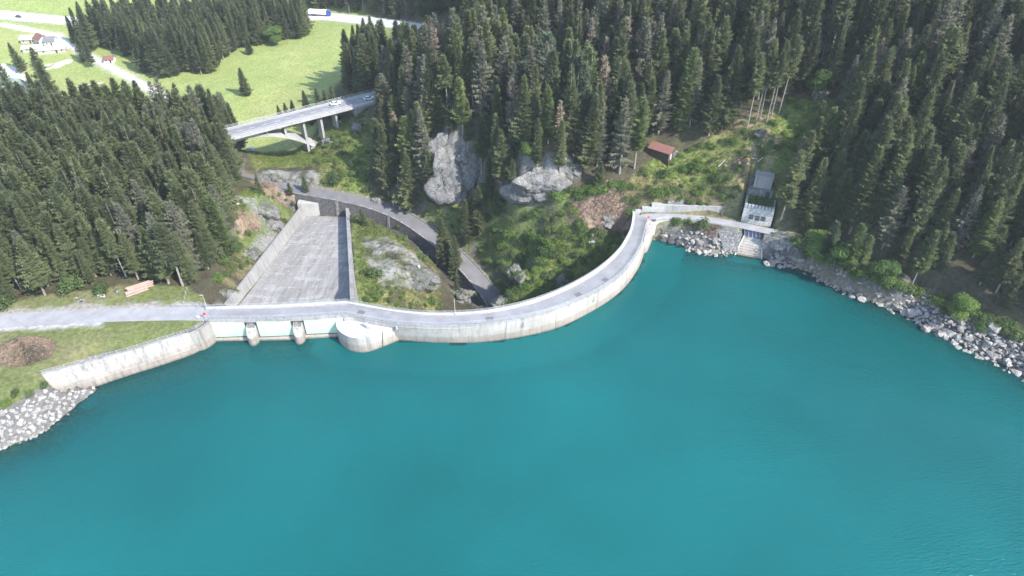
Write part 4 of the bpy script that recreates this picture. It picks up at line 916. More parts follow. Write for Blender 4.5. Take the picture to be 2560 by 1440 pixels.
# ------------------------------------------------------------------ houses, hut
def gable(name, at, size, rz, roofmat, wallmat, label, cat='house', hw=2.6, hr=1.6, over=.5, group=None, chim=False):
    o = empty(name, at, label, cat, group, rz); L, Wd = size
    prof = [(-Wd / 2, -1.5), (Wd / 2, -1.5), (Wd / 2, hw), (0, hw + hr), (-Wd / 2, hw)]
    MB().loft([[np.array([x, y, z]) for y, z in prof] for x in (-L / 2, L / 2)]).build('wall', wallmat, o)
    th = .22
    for s in (-1, 1):
        k = hr / (Wd / 2); a = np.array([0, 0, hw + hr + .03]); b = np.array([0, s * (Wd / 2 + over), hw - over * k + .03]); up_ = np.array([0, s * k, 1]) * th / math.hypot(k, 1)
        MB().loft([[a + np.array([x, s * .004, 0]), b + np.array([x, 0, 0]), b + up_ + np.array([x, 0, 0]), a + np.array([x, s * .004, 0]) + np.array([0, 0, th * 1.1])] for x in (-L / 2 - over, L / 2 + over)]).build('roof_slope', roofmat, o)
    d = MB().box((L * .18, -Wd / 2 - .03, .95), (1.0, .08, 2.0)).build('door', M['wood'], o)
    for x in (-L * .28, L * .38) if L > 6 else (-L * .25,):
        w_ = MB().box((x, -Wd / 2 - .02, 1.5), (1.0, .06, 1.0)).build('window', M['grey_wood'], o); MB().box((x, -Wd / 2 - .06, 1.5), (.8, .03, .8)).build('pane', M['glass'], w_)
    w_ = MB().box((-L / 2 - .02, 0, 1.6), (.06, 1.0, 1.0)).build('window', M['grey_wood'], o); MB().box((-L / 2 - .06, 0, 1.6), (.03, .8, .8)).build('pane', M['glass'], w_)
    if chim: MB().box((L * .2, Wd * .12, hw + hr + .35), (.6, .6, 1.1)).build('chimney', M['render'], o)
    return o
gable('farmhouse', hit(108, 108), (8, 6.5), math.radians(-38), M['red_roof'], M['render'], 'small farmhouse with a red roof beside the pale farmyard', chim=True, hw=3.2, hr=2.2)
gable('stable', hit(76, 106), (8.5, 5), math.radians(4), M['white_roof'], M['grey_wood'], 'short white-roofed stable furthest back in the farm by the stream', 'barn')
gable('stable', hit(86, 127), (11, 4.5), math.radians(14), M['white_roof'], M['grey_wood'], 'white-roofed shed nearest to the riverside trees in the farm', 'barn', hw=2.2, hr=1.0)
gable('cottage', hit(130, 112), (6, 5.2), math.radians(8), M['grey_roof'], M['render'], 'white cottage with a dark grey roof in the farm', hw=3, hr=2.0)
gable('long_barn', hit(133, 131), (15, 5), math.radians(17), M['white_roof'], M['grey_wood'], 'long white-roofed barn at the meadow edge of the farm', 'barn', hw=2.4, hr=1.1)
gable('field_barn', hit(276, 155), (5.4, 4.2), math.radians(8), M['red_roof'], M['white_roof'], 'tiny field barn with a red roof beside the gravel track', 'barn', hw=2.0, hr=1.5, over=.4)
hp = hit(1650, 392); hut = empty('wooden_hut', hp + np.array([0, 0, .2]), 'dark wooden hut with a red lean-to roof on the wooded slope above the dam end', 'hut'); hut.rotation_euler = (0, 0, math.radians(-38))
HL, HWd = 7.6, 2.3
MB().loft([[np.array([x, y, z]) for y, z in ((-HWd / 2, -2.5), (HWd / 2, -2.5), (HWd / 2, 3.4), (-HWd / 2, 2.5))] for x in (-HL / 2, HL / 2)]).build('wall', M['wood'], hut)
MB().loft([[np.array([x, y, z]) for y, z in ((-HWd / 2 - .6, 2.38), (HWd / 2 + .5, 3.62), (HWd / 2 + .5, 3.8), (-HWd / 2 - .6, 2.56))] for x in (-HL / 2 - .5, HL / 2 + .5)]).build('roof', M['red_roof'], hut)
for k in range(14): MB().box((-HL / 2 + (k + .5) * HL / 14, -HWd / 2 - .04, 0), (HL / 14 - .06, .08, 4.6)).build('plank', M['wood'], hut)
MB().box((HL / 2 + .05, .1, .9), (.08, 1.0, 2.0)).build('door', M['grey_wood'], hut); MB().box((HL / 2 + .06, -1.2, 1.2), (.1, .12, 2.6)).build('corner_post', M['grey_wood'], hut)
# gallery at the top of the road
gp = smooth(PL([(1070, 62, -1.5), (1100, 68, -1), (1140, 84, 0), (1180, 102, 2)]), 4); ga_ = empty('road_gallery', gp[0], 'grey flat-roofed avalanche gallery over the road where it enters the forest', 'gallery')
L = np.array(gp) - gp[0]; N = offset(L, 9) - L
MB().loft([[p + np.array([0, 0, 0]), p + n_ * .8, p + n_ * .8 + np.array([0, 0, .6]), p + np.array([0, 0, .6])] for p, n_ in zip(L, N)]).build('roof_slab', M['bridge_road'], ga_)
for i in range(0, len(L), 2): MB().box(L[i] + np.array([.5, .6, -2.6]), (.6, .6, 5)).build('pillar', M['concrete'], ga_)
MB().loft([[p + n_ * .76, p + n_ * .8, p + n_ * .8 + np.array([0, 0, -5]), p + n_ * .76 + np.array([0, 0, -5])] for p, n_ in zip(L, N)]).build('rear_wall', M['concrete'], ga_)

# ------------------------------------------------------------------ vehicles
def wheel_mesh(r, w):
    return MB().loft([[np.array([r * k * math.cos(a), y, r * k * math.sin(a)]) for a in np.linspace(0, 2 * math.pi, 15)[:-1]] for k, y in ((.6, -w / 2), (1, -w / 2 + .03), (1, w / 2 - .03), (.6, w / 2))]).mesh('wheel', M['rubber'])
def car(at, rz, paint, label):
    o = empty('car', at, label, 'car', None, rz)
    secs = [(-2.15, .45, .78, .74), (-2.05, .32, .95, .84), (-1.0, .28, .98, .88), (1.0, .28, .95, .88), (1.95, .32, .82, .84), (2.15, .45, .68, .72)]
    MB().loft([[np.array([x, s * w, z]) for s, z in ((-1, a), (1, a), (1, b), (-1, b))] for x, a, b, w in secs]).build('body', paint, o)
    MB().loft([[np.array([x, s * w, z]) for x, s, w, z in ((-1.75, -1, .78, .94), (1.05, -1, .78, .94), (1.05, 1, .78, .94), (-1.75, 1, .78, .94))], [np.array([x, s * .62, 1.42]) for x, s in ((-1.25, -1), (.25, -1), (.25, 1), (-1.25, 1))]]).build('window_band', M['glass'], o)
    MB().loft([[np.array([x, s * .63, 1.41]) for x, s in ((-1.28, -1), (.28, -1), (.28, 1), (-1.28, 1))], [np.array([x, s * .56, 1.49]) for x, s in ((-1.1, -1), (.15, -1), (.15, 1), (-1.1, 1))]]).build('roof', paint, o)
    wm = wheel_mesh(.33, .22)
    for x in (-1.35, 1.35):
        for y in (-.8, .8): obj('wheel', wm, o, (x, y, .33))
    for y in (-.6, .6): MB().box((2.12, y, .62), (.1, .3, .14)).build('headlight', M['paint'], o); MB().box((-2.12, y, .75), (.1, .3, .14)).build('tail_light', M['red'], o)
    return o
bang = math.atan2(bd[1], bd[0])
def on_bridge(u, off): s = bridge_s(u, 260); return bp(s, off, deckz(s) + .03) + BR_A
car(on_bridge(852, 1.9), bang, M['car_white'], 'white car driving across the arch bridge'); car(on_bridge(930, -1.2), bang, M['car_white'], 'white car leaving the arch bridge, half hidden by spruces')
def on_hwy(u, off):
    L = np.array(HWY); i = np.argmin(np.abs(proj(L[:, 0], L[:, 1], L[:, 2])[0] - u)); t = L[min(i + 1, len(L) - 1)] - L[i - 1]; a = math.atan2(t[1], t[0]); return L[i] + np.array([-math.sin(a) * off, math.cos(a) * off, .04]), a
p, a = on_hwy(1015, -2.5); car(p, a, M['car_dark'], 'dark car on the bright highway near the gallery')
p, a = on_hwy(58, -2); car(p, a, M['car_dark'], 'dark car on the curving highway behind the farm')
p, a = on_hwy(806, 1.5); tk = empty('truck', p, 'articulated truck with blue cab and white trailer on the highway', 'truck', None, a)
MB().loft([[np.array([x, y, z]) for y, z in ((-1.22, .6), (1.22, .6), (1.22, h), (-1.22, h))] for x, h in ((5.0, 3.5), (6.9, 3.4), (7.2, 1.9), (7.25, 1.0))]).build('cab', M['truck_blue'], tk)
MB().box((7.08, 0, 2.5), (.16, 2.1, .9)).build('windscreen', M['glass'], tk); MB().box((5.4, 0, 3.7), (1.0, 2.2, .5)).build('wind_deflector', M['truck_blue'], tk)
MB().box((-1.8, 0, 2.5), (12.6, 2.5, 2.7)).build('trailer', M['tarp'], tk); MB().box((-.5, 0, .95), (13, 1.6, .25)).build('chassis', M['dark_metal'], tk)
wm = wheel_mesh(.5, .35)
for x in (-6, -4.7, -3.4, 4.0, 6.2):
    for y in (-1.05, 1.05): obj('wheel', wm, tk, (x, y, .5))

# ------------------------------------------------------------------ rocks
def hull_rock(seed, n=13):
    r = random.Random(seed); bm = bmesh.new()
    for k in range(n):
        v = Vector((r.gauss(0, 1), r.gauss(0, 1), r.gauss(0, 1))).normalized() * r.uniform(.82, 1.05); bm.verts.new(v)
    g = bmesh.ops.convex_hull(bm, input=bm.verts); bmesh.ops.delete(bm, geom=[v for v in bm.verts if not v.link_faces], context='VERTS'); bm.normal_update()
    V = np.array([v.co[:] for v in bm.verts]); bm.verts.index_update(); F_ = [[v.index for v in f.verts] for f in bm.faces]; bm.free(); return V, F_
HULLS = [hull_rock(100 + k) for k in range(10)]
RIPM = [mesh_np('boulder', v, f, M['riprap']) for v, f in HULLS]; PALEM = [mesh_np('stone', v, f, M['pale_stone']) for v, f in HULLS]
# right shore riprap
cand = []
gx = np.arange(44, 150, .92); gy = np.arange(105, 196, .92); RX, RY = np.meshgrid(gx, gy); RX = RX.ravel() + npr.uniform(-.4, .4, RX.size); RY = RY.ravel() + npr.uniform(-.4, .4, RY.size)
d, _ = polydist(RX, RY, SHORE_R); il = inpoly(RX, RY, LAKE_POLY); hz = H(RX, RY); u, v, f = proj(RX, RY, hz)
ok = ((~il & (hz < 4.5) & (d < 7.6)) | (~il & (RX > 86) & (RX < 103) & (d < 5.6) & (hz < 7)) | (il & (d < 2.6))) & (u > 1630) & (u < 2600)
ok &= ~((u > 1830) & (u < 1912) & (v < 665)); ok &= ~((RX > 82) & (RX < 94) & (d > 4.2)); ok &= ~((u < 1860) & (hz > 5.6))
RX, RY, hz, u, f, il = RX[ok], RY[ok], hz[ok], u[ok], f[ok], il[ok]
sz = npr.lognormal(-.42, .42, len(RX)); rank = np.argsort(-(sz / f) * np.where(il, .55, 1.0))
RIPN = [(1660, 'nearest the dam end'), (1725, 'under two small shrubs'), (1790, 'under the reddish brush'), (1840, 'beside the ramp'), (1930, 'under the masonry bank'), (2010, 'by the pinkish slab'), (2080, 'below the first shrub'), (2150, 'below the yellow-green shrub'), (2200, 'below the round rim shrub'), (2250, 'below the bright rim shrub'), (2305, 'left of the largest slab'), (2350, 'around the largest slab'), (2400, 'under the tilted boulder'), (2450, 'by the long low slab'), (2510, 'below the last rim shrub'), (2560, 'at the picture edge')]
bigs = set(rank[:270].tolist()); mb = MB()
for i in range(len(RX)):
    k = int(npr.randint(10)); s = sz[i]; sc = (s * rnd.uniform(.8, 1.25), s * rnd.uniform(.7, 1.1), s * rnd.uniform(.5, .8)); e = (rnd.uniform(-.4, .4), rnd.uniform(-.4, .4), rnd.uniform(0, 6.28)); loc = (RX[i], RY[i], hz[i] + (.75 if 80 < RX[i] < 104 else .42) * s)
    if i in bigs:
        o = obj('riprap_boulder', RIPM[k], None, loc); o.scale = sc; o.rotation_euler = e
        row = 'at the waterline of' if hz[i] < 1.0 else 'high on' if hz[i] > 3.4 else 'halfway up'
        nm_ = min(RIPN, key=lambda q: abs(q[0] - u[i]))[1]; lab_ = f"{'pale' if u[i] < 1860 else 'grey'} boulder {row} the riprap, {nm_}".replace('at the waterline of the riprap', 'at the riprap waterline')
        tag(o, lab_, 'boulder', 'riprap boulders between the dam end and the ramp' if u[i] < 1860 else 'riprap boulders along the forest shore')
    else:
        Mx = Matrix.LocRotScale(Vector(loc), __import__('mathutils').Euler(e), Vector(sc)); V, F_ = HULLS[k]; mb.add([Mx @ Vector(p) for p in V], F_)
o = mb.build('riprap_stones', M['riprap']); tag(o, 'smaller grey stones filling the riprap bank', 'stones', kind='stuff')
for (uu, vv, s, lab) in ((2375, 840, (2.6, 1.3, 1.4), 'largest pale slab-like boulder in the riprap at the water edge'), (2335, 818, (1.9, 1.2, 1.0), 'long pale boulder next to the largest riprap slab'), (1990, 660, (3.2, 1.6, .9), 'broad pinkish rock slab dipping into the lake near the ramp'), (1945, 632, (2.0, 1.5, 1.0), 'rounded pinkish rock at the water edge just right of the ramp'), (2392, 800, (1.7, .9, .9), 'tilted grey boulder high on the riprap below the bushes'), (2485, 893, (2.4, 1.1, .8), 'long low slab at the water edge near the far end of the riprap')):
    p = hit(uu, vv); o = obj('shore_rock', PALEM[int(uu) % 10] if False else mesh_np('shore_rock', *HULLS[int(uu) % 10], M['pale_stone'] if uu < 2360 else M['riprap']), None, p + np.array([0, 0, .2])); o.scale = s; o.rotation_euler = (.15, .1, -.55); tag(o, lab, 'boulder')
# left revetment, stone by stone
rv = empty('stone_revetment', tuple(hit(100, 1040)), 'pale stone-pitched revetment sloping into the lake beside the wing wall', 'revetment'); b0 = np.array(rv.location)
gx = np.arange(-150, -82, 1.12); gy = np.arange(88, 128, 1.12); RX, RY = np.meshgrid(gx, gy); RX = RX.ravel() + npr.uniform(-.35, .35, RX.size); RY = RY.ravel() + npr.uniform(-.35, .35, RY.size)
d, _ = polydist(RX, RY, SHORE_L); il = inpoly(RX, RY, LAKE_POLY); hz = H(RX, RY); u, v, f = proj(RX, RY, hz)
dwing, _ = polydist(RX, RY, WING_B)
ok = ((~il & (d < 7.2) & (hz < 4.9)) | (il & (d < 1.6))) & (u > -60) & (dwing > .7) & (u < 262)
ns = 0; mb = MB()
for i in np.nonzero(ok)[0]:
    s = rnd.uniform(.48, .84); k = rnd.randrange(10); sc = (s * rnd.uniform(.9, 1.2), s * rnd.uniform(.8, 1.0), .38); hx = (H(RX[i] + .8, RY[i]) - H(RX[i] - .8, RY[i])) / 1.6; hy = (H(RX[i], RY[i] + .8) - H(RX[i], RY[i] - .8)) / 1.6
    nrm = Vector((-hx, -hy, 1)).normalized(); qt = nrm.to_track_quat('Z', 'Y'); ql = qt @ __import__('mathutils').Quaternion((0, 0, 1), rnd.uniform(0, 6.28))
    o = obj('stone', PALEM[k], rv, np.array([RX[i], RY[i], hz[i] + .05]) - b0); o.scale = sc; o.rotation_mode = 'QUATERNION'; o.rotation_quaternion = ql; ns += 1
# cliffs and outcrops
def ico(sub):
    bm = bmesh.new(); bmesh.ops.create_icosphere(bm, subdivisions=sub, radius=1); V = np.array([v.co[:] for v in bm.verts]); bm.verts.index_update(); F_ = np.array([[v.index for v in f.verts] for f in bm.faces]); bm.free(); return V, F_
ICO4 = ico(4); LEDGE = []
def outcrop(at, rad, label, seed, sub=4, rz=0, mat=None, box=.6, tilt=(0, 0)):
    "a cluster of fractured blocks grown into one rock"
    rs = np.random.RandomState(seed); R0 = np.array(rad, float); allV, allF, nv = [], [], 0
    nblk = 7 if R0[2] > 5 else 5
    for q in range(nblk):
        R = R0 * rs.uniform(.5, .85, 3) if q else R0 * .92; off = rs.uniform(-.62, .62, 3) * R0 * (q > 0); off[1] -= .25 * R0[1] * (q > 0)
        D = ICO4[0]; N = rs.normal(0, 1, (24, 3)); N[:8] = N[:8] * .25 + np.array([.35, -1, .25]); N[8:13] = N[8:13] * .2 + np.array([-.2, .3, 1]); N /= np.linalg.norm(N, axis=1)[:, None]; dk = rs.uniform(.68, 1.0, 24)
        rr_ = np.min(dk[None] / np.maximum(D @ N.T, .12), axis=1).clip(.2, 1.25); W_ = D * rr_[:, None] * R; mr = R.min()
        a, b = rs.uniform(-.3, .3), rs.uniform(-.5, .5); ca, sa = math.cos(a), math.sin(a); W_ = np.stack([W_[:, 0] * ca - W_[:, 2] * sa, W_[:, 1], W_[:, 0] * sa + W_[:, 2] * ca], 1); W_ = np.stack([W_[:, 0] * math.cos(b) - W_[:, 1] * math.sin(b), W_[:, 0] * math.sin(b) + W_[:, 1] * math.cos(b), W_[:, 2]], 1)
        wob = np.stack([fbm(W_[:, 0] / 2.2, W_[:, 1] / 2.2, W_[:, 2] / 2.2, seed + q + e) for e in (1, 2, 3)], 1) * 1.3; Q = W_ + wob; dsp = 0
        for nc, am, an in ((34, .20, (1, 1, .3)), (150, .14, (1.3, 1.3, .5))):
            cs = rs.uniform(-1.15, 1.15, (nc, 3)) * R; d2 = ((Q[:, None, :] - cs[None]) ** 2 * np.array(an)).sum(2); dsp = dsp + rs.uniform(-1, .8, nc)[d2.argmin(1)] * am * mr
        dsp = dsp + fbm(W_[:, 0] / 3, W_[:, 1] / 3, W_[:, 2] / 3, seed) * .22 * mr + fbm(W_[:, 0] / .8, W_[:, 1] / .8, W_[:, 2] / 1.1, seed + 5) * .6
        nlen = W_ / np.linalg.norm(W_, axis=1)[:, None]; allV.append(W_ + nlen * dsp[:, None] + off); allF.append(ICO4[1] + nv); nv += len(W_)
    AV = np.concatenate(allV); Rm = (Matrix.Rotation(rz, 3, 'Z') @ Matrix.Rotation(tilt[1], 3, 'Y') @ Matrix.Rotation(tilt[0], 3, 'X')); WV = AV @ np.array(Rm).T + np.array(at)
    far_ = (AV[:, 2] > -.6 * R0[2]) & (AV[:, 1] < -.15 * R0[1]) if R0[2] > 5 else (AV[:, 2] > .3 * R0[2]); pick = rs.choice(np.nonzero(far_)[0], 20 if R0[2] > 5 else 4); LEDGE.extend(WV[pick].tolist())
    o = obj('rock_outcrop', mesh_np('rock_outcrop', np.concatenate(allV), np.concatenate(allF), mat or M['rock']), None, at); o.rotation_euler = (tilt[0], tilt[1], rz); return tag(o, label, 'rock')
for uu, vv, rad, lab, sub, rz in ((1140, 425, (9.5, 4, 11), 'tall bare grey cliff face above the gorge road between the spruces', 5, .25), (1182, 400, (5, 3.5, 7), 'right shoulder of the tall grey cliff, half hidden by spruces', 4, .3), (1095, 440, (4.5, 3, 8), 'lower left buttress of the tall grey cliff by the gorge', 4, .1),
                                  (1362, 460, (10, 4, 6.5), 'broad pale grey rock face above the green slope behind the dam', 5, .25), (1420, 430, (5, 3, 4), 'smaller rock ledge right of the broad pale rock face', 4, .2), (1318, 485, (4.5, 3, 3.5), 'low rock foot under the broad pale rock face', 4, .3),
                                  (1030, 697, (7.5, 4, 2.6), 'pale layered rock mound on the knoll above the gorge road', 5, -.15), (960, 620, (5.5, 6.5, 2.2), 'flat lichen-covered rock slab beside the spillway wall', 4, .5), (1075, 700, (3.5, 3, 3), 'steep end of the layered rock mound facing the spruces', 4, .2),
                                  (650, 520, (9, 5, 2.2), 'long smooth grey rock shelf left of the spillway chute', 5, -.35), (676, 556, (3.8, 3.2, 3), 'striped grey rock face beside the far end of the chute wall', 4, -.6), (616, 628, (3, 4, 3), 'grey rock rib in the bushes beside the chute wall', 4, -.5), (558, 735, (3.0, 2.8, 3), 'pale rock bluff at the near end of the chute wall', 4, -.4),
                                  (680, 445, (7.5, 3, 3.2), 'grey rock cut above the gorge road below the bridge', 4, -.15), (750, 455, (6.5, 3, 3.2), 'pale rock cut along the gorge road near the green slope', 4, -.2), (822, 350, (3.8, 2.6, 1.8), 'bare pink-grey rock hump under the bridge piers', 4, .2), (895, 325, (2.5, 3, 4), 'small cliff in the green slope below the bridge end', 4, .2),
                                  (1065, 275, (4, 3, 4.5), 'mossy grey rock wall high in the spruce forest near the bridge', 4, .1), (940, 505, (2.5, 2, 2.5), 'small grey rock nose above the bend of the gorge road', 4, 0), (1290, 690, (2.4, 2.5, 4.5), 'narrow rock tooth with the white pillar in the gorge bushes', 4, .2),
                                  (1400, 715, (3.4, 2.5, 3.6), 'grey rock slab in the bushes right behind the dam crest', 4, .4), (1250, 755, (4.0, 3, 3), 'pale rock lump at the lower end of the gorge road', 4, .2), (1150, 745, (4, 4, 3.5), 'dark broken rock in the gorge beside the road end', 4, 0), (1525, 548, (3.4, 2.8, 2.2), 'big rounded flat-topped boulder in the brown brushwood', 4, .2),
                                  (1530, 28, (2.2, 2.5, 7), 'pale streak of bare rock high up in the dark forest', 4, .1), (1690, 388, (2.0, 2, 2.8), 'mossy rock beside the red-roofed wooden hut', 4, 0), (1690, 505, (4, 2, 1.6), 'pale rocky step above the low wall near the dam end', 4, 0), (1905, 330, (3, 2, 1.6), 'grey rocks in the sunlit clearing above the gatehouse', 4, .3),
                                  (1960, 590, (4.0, 1.8, 1.6), 'rough grey rock ledge along the shore road before the bushes', 4, -.3), (2110, 150, (4, 3, 3.4), 'mossy crag glimpsed high in the forest above the clearing', 4, .2), (2070, 232, (4, 1.8, 1.2), 'pale ledge at the upper edge of the green clearing', 4, .5), (1500, 285, (4, 2.2, 1.6), 'pale rock ledge between spruces above the broad rock face', 4, 0), (1430, 645, (2.5, 2, 2.2), 'small pale rock among the bushes behind the dam curve', 4, .3)):
    p = hit(uu, vv); outcrop(p + np.array([0, 2.2 if rad[2] > 5 else .8, -.6 * rad[2] if rad[2] < 3.4 else (-.35 * rad[2] if rad[2] < 5 else 0)]), rad, lab, int(uu * 7 + vv), 5, rz, tilt=(-.32 if rad[2] > 3.4 else -.1, 0))

# ------------------------------------------------------------------ trees: one mesh per kind of crown and trunk, copied tree by tree
def tri_mesh(name, T_, mat):
    T_ = np.asarray(T_, np.float32).reshape(-1, 3); return mesh_np(name, T_, np.arange(len(T_)).reshape(-1, 3), mat)
def spruce_crown(seed, Ht=22, R=3.3, z0=.10, gap=.5, nb=(5, 7), sparse=0.0, soft=0, droop=.38, top=.8):
    r = random.Random(seed); T_ = []; z = z0 * Ht; ph = [r.uniform(0, 6.28) for _ in range(4)]
    bx, by = r.uniform(-.5, .5), r.uniform(-.5, .5)
    while z < Ht * .985:
        f = z / Ht; g = (f - z0) / (1 - z0); env = R * (1 - g) ** top * (1 - .35 * max(0, .12 - g) / .12)
        n = r.randint(*nb); a0 = r.uniform(0, 6.28)
        for k in range(n):
            if r.random() < sparse * (1 - .6 * g): continue
            a = a0 + 6.283 * k / n + r.uniform(-.35, .35)
            L = env * (1 + .22 * math.sin(2 * a + ph[0] + g * 5) + .13 * math.sin(3 * a + ph[1] - g * 9)) * r.uniform(.62, 1.15) + .16
            up = .45 * g - droop * (1 - g) + r.uniform(-.12, .12); ca, sa = math.cos(a), math.sin(a); zz = z + r.uniform(-.3, .3)
            def pt(s): return Vector((ca * L * s + bx * f, sa * L * s + by * f, zz + up * L * s + .34 * L * s * s * (1 - g) * .9))
            sd = Vector((-sa, ca, 0)); m = max(2, min(5, int(L / .62) + 1))
            for q in range(m):
                s0 = .12 + .88 * q / m; s1 = .12 + .88 * (q + 1) / m; A_ = pt(s0); B_ = pt(min(1.04, s1 + .05))
                wd = (.30 + .26 * L * (1 - .55 * s0)) * r.uniform(.75, 1.25) * (1.15 if soft else 1)
                hang = Vector((0, 0, -(.18 + .22 * r.random()) * (1 + .5 * (1 - g))))
                for sg in (-1, 1):
                    tip = A_.lerp(B_, .9) + sd * sg * wd + hang * r.uniform(.5, 1.4)
                    T_ += [A_, B_, tip] if sg > 0 else [B_, A_, tip]
                if r.random() < .75: T_ += [A_, B_, A_.lerp(B_, .7) + hang * 2.1 + sd * r.uniform(-.2, .2)]
            e = pt(1.0); d = (pt(1.0) - pt(.8)).normalized(); T_ += [e - sd * .16, e + sd * .16, e + d * (.35 + .2 * r.random())]
        z += gap * r.uniform(.75, 1.25) * (1 - .45 * g)
    tp = Vector((bx, by, Ht))
    for k in range(3): a = k * 2.1; T_ += [tp + Vector((math.cos(a) * .14, math.sin(a) * .14, -.9)), tp + Vector((math.cos(a + 1.5) * .14, math.sin(a + 1.5) * .14, -.9)), tp + Vector((0, 0, .35))]
    return T_
def trunk_mesh(name, Ht, r0, seed, mat, stubs=0, lean=.3):
    r = random.Random(seed); mb = MB(); bx, by = r.uniform(-lean, lean), r.uniform(-lean, lean)
    mb.tube([(bx * s * s, by * s * s, -1.2 + (Ht * .97 + 1.2) * s) for s in (0, .08, .3, .6, 1)], [r0 * 1.25, r0, r0 * .8, r0 * .5, .03], 7)
    for k in range(stubs):
        z = r.uniform(.15, .9) * Ht; a = r.uniform(0, 6.28); L = (1 - z / Ht) * 2.6 + .4; s = z / Ht
        mb.tube([(bx * s * s, by * s * s, z), (bx + math.cos(a) * L, by + math.sin(a) * L, z - .12 * L)], [.05, .015], 3)
    return mb.mesh(name, mat)
def leaf_blob(seed, lobes, n, size, squash=.8):
    r = random.Random(seed); T_ = []
    for (cx, cy, cz, rad) in lobes:
        for k in range(int(n * rad * rad)):
            d = Vector((r.gauss(0, 1), r.gauss(0, 1), r.gauss(0, 1) + .25)).normalized(); rr = rad * (1 - .45 * r.random() ** 2.2) * (.85 + .3 * r.random())
            p = Vector((cx, cy, cz)) + Vector((d.x * rr, d.y * rr, d.z * rr * squash)); nn_ = (d + Vector((r.uniform(-.7, .7), r.uniform(-.7, .7), r.uniform(-.3, .9)))).normalized()
            a = nn_.orthogonal().normalized(); a.rotate(__import__('mathutils').Quaternion(nn_, r.uniform(0, 6.28))); b = nn_.cross(a); s = size * r.uniform(.6, 1.3)
            T_ += [p - a * s - b * s * .5, p + a * s - b * s * .4, p + b * s * .9 + a * s * r.uniform(-.4, .4)]
    return T_
def broad_lobes(seed, h, w):
    r = random.Random(seed); return [(r.uniform(-.5, .5) * w, r.uniform(-.5, .5) * w, h * r.uniform(.35, .82), w * r.uniform(.42, .62)) for _ in range(9)]
KIND = {}
def variants(key, lst): KIND[key] = lst
BARK = M['bark']; M['grey_bark'] = simple('grey_bark', (.235, .215, .195), .9, .3, 2)
variants('spruce', [(tri_mesh('crown', spruce_crown(10 + k, R=rr, gap=gp_, z0=z0, sparse=sp_, droop=dr_, top=tp_), M['spruce']), trunk_mesh('trunk', 22, .27, k, BARK), 22, rr) for k, (rr, gp_, z0, sp_, dr_, tp_) in enumerate(((3.3, .50, .06, .05, .40, .80), (2.7, .46, .10, .05, .30, .72), (3.7, .54, .05, .1, .45, .85), (2.3, .48, .18, .12, .5, .62), (3.0, .56, .24, .18, .42, .78), (3.3, .46, .04, 0, .25, .92)))])
variants('tall', [(tri_mesh('crown', spruce_crown(30 + k, R=2.4, gap=.52, z0=z0, sparse=.15, droop=.5, top=.6), M['spruce']), trunk_mesh('trunk', 22, .22, 40 + k, M['grey_bark'], 4), 22, 2.4) for k, z0 in enumerate((.40, .52))])
variants('grey', [(tri_mesh('crown', spruce_crown(50 + k, R=2.8, gap=.66, z0=.14, sparse=.34, droop=.5, nb=(4, 6), top=.72), M['grey_spruce']), trunk_mesh('trunk', 22, .24, 60 + k, M['grey_bark'], 26), 22, 2.8) for k in range(3)])
variants('dead', [(tri_mesh('crown', spruce_crown(70 + k, R=2.6, gap=.8, z0=.12, sparse=.45, droop=.42, nb=(4, 5), top=.72), M['dead_spruce']), trunk_mesh('trunk', 22, .24, 80 + k, M['grey_bark'], 50), 22, 2.6) for k in range(2)])
variants('larch', [(tri_mesh('crown', spruce_crown(90 + k, R=rr, gap=.55, z0=z0, sparse=.12, soft=1, droop=.12, nb=(5, 7), top=.62), M['larch']), trunk_mesh('trunk', 22, .24, 90 + k, M['grey_bark'], 6), 22, rr) for k, (rr, z0) in enumerate(((3.1, .1), (2.6, .3), (3.4, .05)))])
variants('young', [(tri_mesh('crown', spruce_crown(110 + k, Ht=10, R=2.1, gap=.42, z0=.03, sparse=.03, droop=.15, top=.9), mt), trunk_mesh('trunk', 10, .12, 110 + k, BARK), 10, 2.1) for k, mt in enumerate((M['spruce'], M['blue_pine'], M['spruce']))])
variants('pine', [(tri_mesh('crown', spruce_crown(130 + k, Ht=16, R=2.6, gap=.6, z0=.06, sparse=.12, soft=1, droop=.05, top=.55), M['blue_pine']), trunk_mesh('trunk', 16, .2, 130 + k, BARK), 16, 2.6) for k in range(2)])
variants('broad', [(tri_mesh('crown', leaf_blob(150 + k, broad_lobes(150 + k, 9, 3.2), 210, .20), M['leaf']), trunk_mesh('trunk', 7, .2, 150 + k, M['grey_bark'], 8), 9, 3.2) for k in range(3)])
def bush_variant(seed, mat): r = random.Random(seed); return tri_mesh('shrub', leaf_blob(seed, [(r.uniform(-.55, .55), r.uniform(-.55, .55), r.uniform(.25, .6), r.uniform(.4, .62)) for _ in range(7)], 430, .085, .85), mat)
BUSH = [bush_variant(170 + k, M['bush'] if k % 2 else M['leaf']) for k in range(5)]

